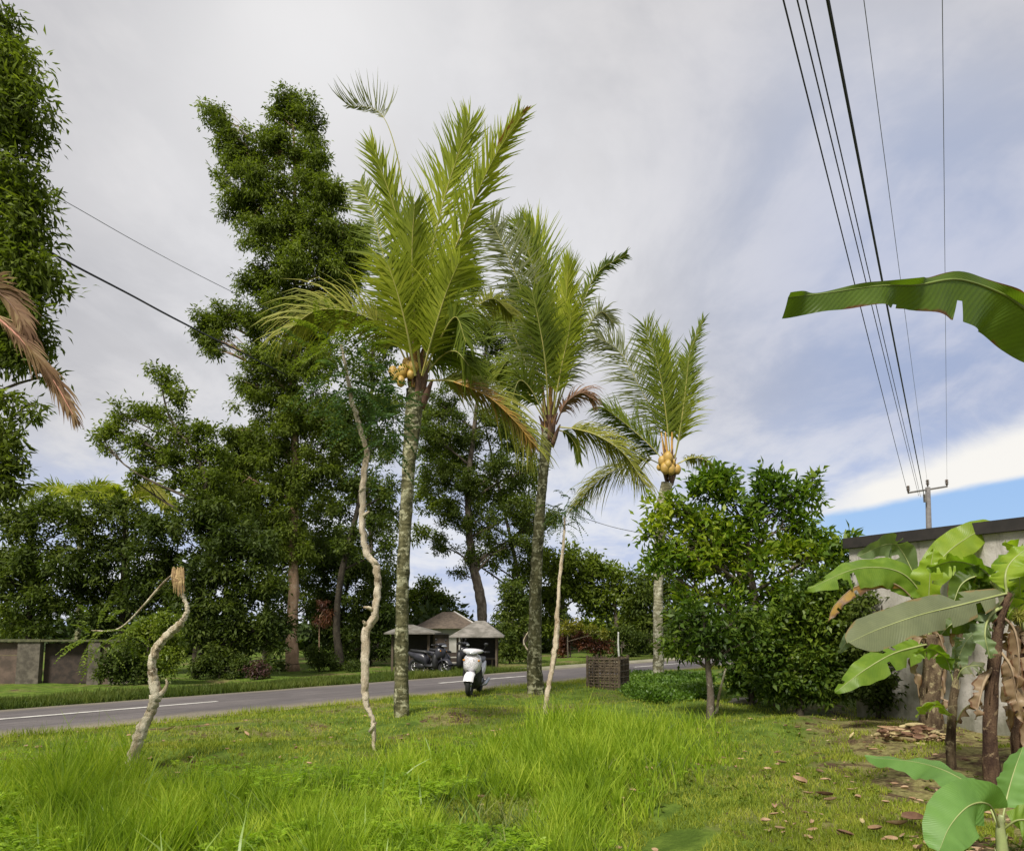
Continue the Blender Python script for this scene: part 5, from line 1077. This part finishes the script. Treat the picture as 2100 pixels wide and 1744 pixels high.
# speckled black-on-white decals on the front of the white scooter
m_, q, bs, out = base_mat('white_decal_paint')
oc = q.n('ShaderNodeTexCoord').outputs['Object']; nn = q.noise(oc, 26., 2, .5, 1.2); sp2 = q.n('ShaderNodeSeparateXYZ'); q.nt.links.new(oc, sp2.inputs[0])
lines = q.step(q.m('ABSOLUTE', q.m('SUBTRACT', nn, .5)), .04, .015)
q.nt.links.new(q.mix(q.m('MULTIPLY', lines, .85), (.80, .78, .81), (.10, .08, .09)), bs.inputs['Base Color']); bs.inputs['Roughness'].default_value = .3
DEC = m_
sl = G(968, 1428)
scooter('white scooter with dark decals facing the camera on the near road edge', 'parked_scooter', WHP, Vector((sl.x+.02, sl.y+.62, float(H(sl.x, sl.y+.62))+.0)), -8, 2.5, patt=DEC)
for k, (x, y, yw, lb) in enumerate(((880, 1372, 62, 'black scooter parked beyond the road left of the white scooter, nearest the tallest palm'), (925, 1368, 80, 'black scooter parked beyond the road directly left of the white scooter'))):
    p = A(x, y, 25.2+k*.5); p.z = float(H(p.x, p.y)); scooter(lb, 'parked_scooter', DKP, p, yw, 3, group='dark scooters parked beyond the road')

# ------------------------------------------------------------------ lattice crate round a young plant, rocks, stumps, stick
BAM = plain('weathered_bamboo', (.12, .09, .055), .9, c2=(.055, .04, .026), scale=9, bmp=.3)
cl, cr_ = G(1212, 1408), G(1296, 1420)
ecx = empty('bamboo_crate', (cl+cr_)/2, 'square woven bamboo crate standing at the road edge behind the tall grass', 'crate')
D = (cl.y+cr_.y)/2; s_ = S(1400, D); wd = 92*s_; c = A(1247, 1400, D); gz = float(H(c.x, c.y)); hc = A(1247, 1348, D-.3).z-gz
rc = Matrix.Rotation(R(-24), 3, 'Z')
for a in range(4):
    ra = rc @ Matrix.Rotation(R(90*a), 3, 'Z'); mb = MB(); hw = wd*.36
    def cp_(u, v, o): return Vector((c.x, c.y, gz)) + ra @ Vector((u, -hw+o, v))
    for k in range(12):
        u = -hw+2*hw*(k+.5)/12+random.uniform(-.01, .01); o = .012*(1 if k % 2 else -1)
        mb.tube([cp_(u, -.03, o), cp_(u+random.uniform(-.01, .01), hc+random.uniform(-.04, .03), o)], .017, 5)
    for k in range(11):
        v = hc*(k+.5)/11; mb.tube([cp_(-hw, v, -.012+.02*(k % 2)), cp_(hw, v+random.uniform(-.02, .02), -.012+.02*(k % 2))], .018, 5)
    mb.build('lattice_side', BAM, ecx)
    MB().tube([cp_(-hw, -.05, 0), cp_(-hw, hc+.05, 0)], .035, 7).build('corner_post', BAM, ecx)
ROCK = plain('pale_stone', (.42, .38, .30), .9, c2=(.24, .21, .16), scale=6, bmp=.6)
for k, (x, y, w_, h_, lb) in enumerate(((1528, 1441, 30, 7, 'flat pale stone lying on the mown grass right of the thin-stemmed tree'), (1425, 1388, 24, 7, 'pale rubble stone at the road edge behind the thin-stemmed tree'), (1452, 1396, 13, 6, 'smaller pale rubble stone beside the thin tree stem'))):
    p = G(x, y); s_ = S(y, p.y); tag(MB().ball(p+Vector((0, 0, h_*s_*.5)), (w_*s_, w_*s_*.7, h_*s_), 0, 16, 10, .5).build('stone', ROCK, smooth=True), lb, 'stone', 'pale stones on the verge')
pst = G(1084, 1380); tag(MB().tube(crom([pst, A(1088, 1345, pst.y), A(1074, 1318, pst.y), A(1080, 1300, pst.y), A(1090, 1288, pst.y)], 16), lerpl([.03, .025, .02, .012], 16), 7, lump=.2).build('bare_branch', PALE, smooth=True), 'thin bare pale branch stuck in the ground left of the second palm trunk', 'branch')
def thin(lb, x, y, pts, rad_, mat=PALE, nm='fence_stake'):
    p = G(x, y); tag(MB().tube(crom([p+Vector((0, 0, -.1))]+[A(a, b_, p.y) for a, b_ in pts], 14), lerpl(rad_, 14), 8, lump=.2, seed=x).build(nm, mat, smooth=True), lb, 'stake')
thin('thin pale leaning stem right of the thin-stemmed tree', 1468, 1462, [(1474, 1430), (1488, 1370)], [.03, .025, .018])
thin('short green-grey stake standing before the dark bush', 1568, 1440, [(1567, 1405), (1566, 1372)], [.018, .018, .015])
thin('white-painted thin trunk under the dark bushes at the far bend', 1270, 1350, [(1268, 1325), (1268, 1295)], [.07, .06, .05], plain('whitewash', (.5, .5, .46), .9))
# dry leaf pile and broken stems at the foot of the left banana plant
def dryleaf(mbx, p, L_, W_, yaw, curl, tilt):
    n = 7; rows = []
    for i in range(n):
        x = i/(n-1); wd = W_*math.sin(math.pi*min(1, .12+x*.86))**.8
        for v in (-1, -.5, 0, .5, 1):
            rows.append(Vector(((x-.5)*L_, v*wd, curl*(abs(v)**1.6)*wd*1.1+.5*curl*L_*(x-.5)**2+.01)))
    M_ = Matrix.Rotation(yaw, 4, 'Z') @ Matrix.Rotation(tilt, 4, 'X'); mbx.add([(M_ @ v)+p for v in rows], [(i*5+k, i*5+k+1, (i+1)*5+k+1, (i+1)*5+k) for i in range(n-1) for k in range(4)])
DLM = [plain('dry_leaf_tan', (.40, .28, .17), .8, c2=(.28, .17, .09), scale=15), plain('dry_leaf_brown', (.20, .11, .06), .8, c2=(.12, .06, .035), scale=15), plain('dry_leaf_straw', (.50, .42, .22), .8, c2=(.36, .28, .13), scale=15)]
FALL = [(1642, 1612, 0, 1.25, 'largest curled tan dead leaf in the middle of the mown grass'), (1690, 1640, 1, 1.3, 'broad reddish-brown dead leaf just below the largest tan one'), (1706, 1650, 0, .8, 'small tan dead leaf touching the broad reddish-brown one'),
     (1560, 1555, 2, .7, 'small straw-coloured leaf at the edge of the tall bright grass'), (1602, 1570, 0, .8, 'tan dead leaf between the tall grass edge and the largest curled leaf'), (1800, 1712, 0, .9, 'tan dead leaf left of the young banana plant in the bottom corner'),
     (1735, 1723, 1, 1.1, 'folded brown dead leaf lowest on the mown grass near the bottom'), (1768, 1695, 2, .8, 'straw-coloured leaf right above the lowest folded brown leaf'), (1878, 1690, 1, 1.6, 'big rust-brown dead leaf beside the young banana leaf'), (1840, 1702, 0, 1., 'long pale tan leaf left of the big rust-brown one'),
     (1748, 1513, 2, .9, 'bright straw leaf alone on the far mown grass left of the leaf heap'), (1700, 1524, 2, .7, 'small straw leaf farther left on the far mown grass'), (1890, 1590, 0, .8, 'tan leaf on the bare soil below the heap of dead banana leaves'), (1655, 1490, 1, .9, 'brown leaf on worn turf right of the thin-stemmed tree'),
     (1980, 1566, 1, .8, 'brown leaf on the soil between the two left banana stems'), (195, 1545, 0, 1.2, 'tan leaf on the worn turf left of the crooked leaning stake'), (345, 1502, 2, 1.2, 'straw-coloured leaf right of the crooked leaning stake near the road'),
     (488, 1502, 1, 1.3, 'brown leaf on the near verge halfway between the two left stakes'), (505, 1511, 0, .9, 'tan leaf beside the brown one halfway between the two left stakes'), (884, 1538, 1, 1.5, 'reddish dead leaf on the turf below the tallest palm')]
proto = {}
for k, (x, y, kind, s2, lb) in enumerate(FALL):
    p = G(x, y)
    mb = MB(); sz = (.10, .085, .12)[kind]; dryleaf(mb, Vector((0, 0, 0)), sz*2.0, sz*(.34, .42, .26)[kind], 0, (1.2, .8, .5)[kind], 0)
    if kind not in proto: o = mb.build('fallen_leaf', DLM[kind], smooth=True); proto[kind] = o
    else: o = proto[kind].copy(); col.objects.link(o)
    o.location = p+Vector((0, 0, .035)); o.rotation_euler = (random.uniform(-.6, .6), random.uniform(-.4, .4), random.uniform(0, 6.3)); o.scale = (s2*.75,)*3
    tag(o, lb, 'leaf', 'fallen dry leaves')
mb = MB(); rr = random.Random(12)
for k in range(520):
    yv = 1/(1/4.2+(1/13-1/4.2)*rr.random()); xv = yv*rr.uniform(.12, .75); 
    if noise.noise(Vector((xv*.9, yv*.9, 5))) < -.05: continue
    L_ = rr.uniform(.03, .11); dryleaf(mb, Vector((xv, yv, float(H(xv, yv))+rr.uniform(.012, .04))), L_, L_*rr.uniform(.12, .3), rr.uniform(0, 6.3), rr.uniform(.2, 1.2), rr.uniform(-.6, .6))
for k in range(220):
    yv = 1/(1/6.5+(1/14-1/6.5)*rr.random()); xv = yv*rr.uniform(-.7, .1)
    if sdist(xv, yv) > -.3: continue
    L_ = rr.uniform(.03, .10); dryleaf(mb, Vector((xv, yv, float(H(xv, yv))+rr.uniform(.012, .03))), L_, L_*rr.uniform(.12, .3), rr.uniform(0, 6.3), rr.uniform(.2, 1.2), rr.uniform(-.6, .6))
tag(mb.build('leaf_scraps', DLM[0], smooth=True), 'small dry leaf scraps and husks strewn over the worn turf', 'leaf litter', kind='stuff')
ed2 = G(1868, 1520); mb = MB(); rr = random.Random(4)
for k in range(110):
    rx, ry = rr.gauss(0, .26), rr.gauss(0, .18); p = ed2+Vector((rx, ry, rr.uniform(.0, .22)*math.exp(-(rx*rx+ry*ry)*6))); dryleaf(mb, p, rr.uniform(.08, .34), rr.uniform(.015, .05), rr.uniform(0, 6.3), rr.uniform(.2, 1), rr.uniform(-1.4, 1.4))
mb.mi = [(i//24*7) % 3 for i in range(len(mb.mi))]
tag(mb.build('leaf_litter', DLM, smooth=True), 'brown heap of dead banana leaves at the foot of the left banana stem', 'leaf litter', kind='stuff')

# ------------------------------------------------------------------ grass and weeds
def screen_xy(x, y, z):
    zc = y*ct+(z-EYE)*st_; yc = -y*st_+(z-EYE)*ct; return CX+F*x/zc, CY-F*yc/zc
def scatter(n_, y0, y1, seed):
    r_ = np.random.default_rng(seed); u = r_.random(n_); y = 1/(1/y0+(1/y1-1/y0)*u); x = r_.uniform(-.95, .95, n_)*y+r_.uniform(-1.2, 1.2, n_)
    return x, y, r_
def blades(name, x, y, hgt, wid, r_, mat, lean=.35, seg=3, label=None, curl=.5, wind=(-.05, 0)):
    n_ = len(x); z = H(x, y)-.01; a = r_.uniform(0, 2*math.pi, n_); le = np.abs(r_.normal(0, lean, n_))
    d = np.stack([np.cos(a)*le+wind[0], np.sin(a)*le+wind[1], np.ones(n_)], -1); d = unit(d)
    fa = r_.uniform(0, 2*math.pi, n_); sd_ = np.stack([np.cos(fa), np.sin(fa), np.zeros(n_)], -1)
    p = np.stack([x, y, z], -1); rows = []; out_ = np.stack([np.cos(a), np.sin(a), np.zeros(n_)], -1)
    wf = (1., .9, .6, .08) if seg == 3 else (1., .75, .08)
    for i in range(seg+1):
        w_ = (wid*wf[i]/2)[:, None]; rows += [p-sd_*w_, p+sd_*w_]; p = p+d*(hgt/seg)[:, None]
        d = unit(d+out_*(curl*r_.uniform(.3, 1.2, n_))[:, None]*.5+np.array([0, 0, -.12*curl]))
    V_ = np.stack(rows, 1).reshape(-1, 3); k = 2*(seg+1); b_ = np.arange(n_)[:, None]*k
    F_ = np.stack([np.concatenate([b_+2*i, b_+2*i+1, b_+2*i+3, b_+2*i+2], 1) for i in range(seg)], 1).reshape(-1, 4)
    return npmesh(name, V_, F_, mat)
def vnoise(x, y, s_, seed):
    r_ = np.random.default_rng(seed); out_ = np.zeros_like(x)
    for k in range(6):
        a = r_.uniform(0, 6.28); f = s_*r_.uniform(.5, 1.8); out_ += np.sin((x*math.cos(a)+y*math.sin(a))*f+r_.uniform(0, 6.28))
    return out_/6*1.6
def tallmask(x, y):
    "where the uncut grass stands, as a field over the ground"
    sx_, sy_ = screen_xy(x, y, 0.)
    e_ = vnoise(x, y, 1.6, 3)*60
    q_ = np.random.default_rng(len(x)).random(len(x))**2*70
    right = (sx_ < 1485+e_*1.2-q_*1.4-np.clip(sy_-1570, 0, 300)*.9) & (sx_ > 1085+e_+q_) & (sy_ > 1478+e_*.3+q_*.4)
    left = (sx_ <= 1130+e_*.3) & (sy_ > 1575+e_*.5-45*np.exp(-((sx_-980)/160)**2)+q_*.6)
    tuft = (np.abs(sx_-190-e_*.6) < 80-q_) & (sy_ > 1560) & (q_ < 22)
    global EDGEF
    EDGEF = np.where(sx_ > 1085, np.clip((1485+e_*1.2-np.clip(sy_-1570, 0, 300)*.9-sx_)/190, .22, 1), 1)
    return right, left, tuft
G_tall = leafmat('tall_grass_blade', [(.12, .20, .016), (.26, .37, .026), (.47, .54, .07)], .47, .6, .2, 2.4)
G_short = leafmat('short_grass_blade', [(.11, .15, .018), (.24, .30, .03), (.44, .43, .08)], .35, .55, .2, 1.5)
G_dry = leafmat('dry_grass_blade', [(.16, .14, .05), (.28, .24, .09), (.38, .33, .14)], .3, .6, .2, 1.)
x, y, r_ = scatter(330000, 3.6, 22, 101)
s = sdist(x, y); rt2, lf2, tf2 = tallmask(x, y); rightness = x-.36*y
bare = (vnoise(x, y, 2.2, 8)*.5+vnoise(x, y, 6., 9)*.4)
keep = (s < -.22) & ~((rightness > .3) & (bare > .12)) & ~((rightness > .9) & (bare > -.15)) & (bare < .34)
x, y = x[keep], y[keep]; n_ = len(x); h_ = .035+.03*r_.random(n_)+.02*np.clip(vnoise(x, y, 3, 4), 0, 1); h_ *= 1+y*.015
o = blades('short_grass', x, y, h_, .004+.00075*y, r_, G_short, .6, 2, curl=.6); tag(o, 'short worn grass covering the near verge and the mown patch', 'grass', kind='stuff')
x, y, r_ = scatter(60000, 3.8, 18, 111); s = sdist(x, y); keep = (s < -.2) & (vnoise(x, y, 1.3, 14)+vnoise(x, y, 5, 15)*.5 > .15) & ~((x-.36*y > .6) & (r_.random(len(x)) < .5))
x, y = x[keep], y[keep]; n_ = len(x)
o = blades('dry_grass', x, y, .03+.03*r_.random(n_), .004+.0007*y, r_, G_dry, .9, 2, curl=.8); tag(o, 'straw-coloured dead grass scattered through the short turf', 'grass', kind='stuff')
x, y, r_ = scatter(240000, 3.3, 15, 102)
rt2, lf2, tf2 = tallmask(x, y); ef_ = EDGEF; keep = (rt2 | lf2 | tf2) & (sdist(x, y) < -1.0) & (r_.random(len(x)) < .35+.65*ef_); keep &= ~(lf2 & ((vnoise(x, y, 3., 21) < -.45) | (r_.random(len(x)) < .2)))
x, y, rt3, tf3, ef_ = x[keep], y[keep], rt2[keep], tf2[keep], ef_[keep]; n_ = len(x)
h_ = np.where(rt3, .22+.22*r_.random(n_), .15+.17*r_.random(n_)); h_ = np.where(tf3, .22+.22*r_.random(n_), h_)*(1+.45*vnoise(x, y, 2.5, 6)+.25*vnoise(x, y, 8, 16)); h_ *= np.clip((y-2.2)/2.6, .55, 1.2)*(.3+.7*ef_)
cx_ = np.round(x/.19+.6*np.sin(y*7))*.19; cy_ = np.round(y/.19+.6*np.sin(x*6))*.19; hs = np.abs(np.sin(cx_*127.1+cy_*311.7)*43758.5) % 1; pull = (.15+.5*hs)[:]; x = x+(cx_-x)*pull; y = y+(cy_-y)*pull; h_ *= .72+.5*hs
o = blades('tall_grass', x, y, h_, .0045+.0009*y+.003*r_.random(n_), r_, G_tall, .34, 3, curl=.5); tag(o, 'bright uncut grass filling the foreground and the clump before the crate', 'grass', kind='stuff')
x, y, r_ = scatter(26000, 3.4, 14, 122); rt2, lf2, tf2 = tallmask(x, y); keep = (rt2 | lf2 | tf2) & (vnoise(x, y, 2.1, 61)+vnoise(x, y, 6., 62)*.6 > .05); x, y = x[keep], y[keep]; n_ = len(x)
o = blades('old_grass', x, y, .12+.26*r_.random(n_), .005+.001*y, r_, leafmat('old_grass_blade', [(.05, .10, .02), (.11, .16, .04), (.30, .30, .11)], .35, .6, .2, 2.), .5, 3, curl=.9); tag(o, 'darker and straw-tinged older blades mixed through the uncut grass', 'grass', kind='stuff')
# far verge grass beyond the road, tree shade put into its darker blade colour
r_ = np.random.default_rng(77); n_ = 150000; t = r_.uniform(-12, 40, n_)**1.0; s = RW+.1+r_.random(n_)**1.4*7; x = RA.x+RD.x*t+RN.x*s; y = RA.y+RD.y*t+RN.y*s
k_ = (y > 3) & ~((s < RW+4.7) & (t > lane0-1)); x, y = x[k_], y[k_]; n_ = len(x)
o = blades('verge_grass', x, y, .08+.16*r_.random(n_)*(1+.8*vnoise(x, y, 1.5, 60)), .022+0*x, r_, leafmat('verge_blade_shaded', [(.045, .075, .012), (.085, .12, .018), (.16, .18, .04)], .3, .6, .2, .6), .5, 2, curl=.5); tag(o, 'grass on the far verge between the road and the wall', 'grass', kind='stuff')
# ragged edge tufts along the near side of the road
r_ = np.random.default_rng(78); n_ = 26000; t = r_.uniform(-8, 40, n_); s = -.12-np.abs(r_.normal(0, .35, n_)); x = RA.x+RD.x*t+RN.x*s; y = RA.y+RD.y*t+RN.y*s
o = blades('edge_grass', x, y, .04+.08*r_.random(n_)*(1+vnoise(x, y, 3, 40)).clip(.2, 2), .010+0*x, r_, G_short, .5, 2, curl=.5); tag(o, 'ragged grass tufts along the near edge of the asphalt', 'grass', kind='stuff')
# low creeping plants: dense green ground cover right of the crate
r_ = np.random.default_rng(79); C = []
for _ in range(420):
    xx, yy_ = r_.uniform(1292, 1452), r_.uniform(1388, 1440)
    if yy_ > 1442-(abs(xx-1370)/90)**2*14: continue
    C.append(np.array(G(xx, yy_))+np.array([0, 0, .08]))
C = np.array(C); ci = np.repeat(np.arange(len(C)), 60); n_ = len(ci); off = unit(r_.normal(size=(n_, 3)))*np.array([.30, .34, .13])*r_.random((n_, 1))**.5
V_, F_ = leaf_quads(C[ci]+off, unit(off+r_.normal(size=(n_, 3))*.1+np.array([0, 0, .12])), unit(np.array([0, 0, 1.])+r_.normal(size=(n_, 3))*.4), np.full(n_, .075), np.full(n_, .05))
tag(npmesh('creeping_plants', V_, F_, leafmat('creeper_leaf', [(.05, .10, .015), (.09, .17, .02), (.15, .24, .03)], .3)), 'low leafy ground cover between the crate and the thin-stemmed tree', 'ground cover', kind='stuff')
# broad-leaved and feathery weeds in the foreground
x, y, r_ = scatter(26000, 3.4, 10, 103); rt2, lf2, tf2 = tallmask(x, y); keep = lf2 | (rt2 & (r_.random(len(x)) < .10)); keep &= (vnoise(x, y, 2.4, 31) > -.35)
x, y = x[keep], y[keep]; z = H(x, y)+.03+(.16+.10*vnoise(x, y, 3., 33))*r_.random(len(x))
P = []; DD = []; LN = []; n_ = len(x); base = np.stack([x, y, z], -1); a = r_.uniform(0, 2*math.pi, n_); D = unit(np.stack([np.cos(a), np.sin(a), r_.uniform(.1, 1.3, n_)], -1)); m = 9; ln = r_.uniform(.08, .22, n_)
for j in range(m):
    t = ((j+1)/m)*ln; pos = base+D*t[:, None]+np.array([0, 0, -1.])*(t**2/ln*.55)[:, None]
    for sg in (1, -1):
        sd_ = unit(np.cross(D, np.array([0, 0, 1.])))*sg; P.append(pos); DD.append(unit(D*.5+sd_+r_.normal(size=(n_, 3))*.12)); LN.append(ln*.36*(1.1-.07*j)*math.sin(math.pi*(j+1.6)/(m+2)))
P = np.concatenate(P); DD = np.concatenate(DD); LN = np.concatenate(LN)
V_, F_ = leaf_quads(P, DD, unit(np.array([0, 0, 1.])+r_.normal(size=P.shape)*.35), LN, LN*.34, .1)
tag(npmesh('feathery_weeds', V_, F_, leafmat('weed_leaf', [(.12, .21, .014), (.22, .35, .02), (.37, .50, .04)], .42, .45, .3, 1.6)), 'bright feathery fern-like weeds in the left foreground', 'weeds', kind='stuff')
# a few long arching broad grass leaves standing out of the weeds
x, y, r_ = scatter(1500, 3.5, 8.5, 104); rt2, lf2, tf2 = tallmask(x, y); keep = (lf2 | tf2) & (r_.random(len(x)) < .6); x, y = x[keep], y[keep]; n_ = len(x)
o = blades('broad_grass', x, y, .30+.26*r_.random(n_), .014+.014*r_.random(n_), r_, leafmat('broad_grass_blade', [(.13, .22, .03), (.22, .33, .05), (.36, .46, .12)], .4, .4, .4), .5, 3, curl=.9); tag(o, 'long arching broad grass leaves standing out of the foreground weeds', 'grass', kind='stuff')
# scattered low rosettes on the mown patch so the turf is not uniform
x, y, r_ = scatter(2600, 4.2, 14, 105); s = sdist(x, y); keep = (s < -.6) & (vnoise(x, y, 2., 50) > .0); x, y = x[keep], y[keep]; ci = np.repeat(np.arange(len(x)), 7); n_ = len(ci); a = r_.uniform(0, 6.28, n_)
base = np.stack([x[ci], y[ci], H(x[ci], y[ci])+.012], -1); D = unit(np.stack([np.cos(a), np.sin(a), r_.uniform(.15, .9, n_)], -1)); L2 = r_.uniform(.025, .065, n_)
V_, F_ = leaf_quads(base, D, unit(np.array([0, 0, 1.])+r_.normal(size=(n_, 3))*.3), L2, L2*.4)
tag(npmesh('rosette_weeds', V_, F_, leafmat('rosette_leaf', [(.08, .12, .015), (.13, .18, .025), (.22, .26, .05)], .35, .6, .2)), 'small flat broad-leaved weeds dotted through the short turf', 'weeds', kind='stuff')
print('LEAVES', sum(n for _, n in STAT), sorted(STAT, key=lambda t: -t[1])[:8])
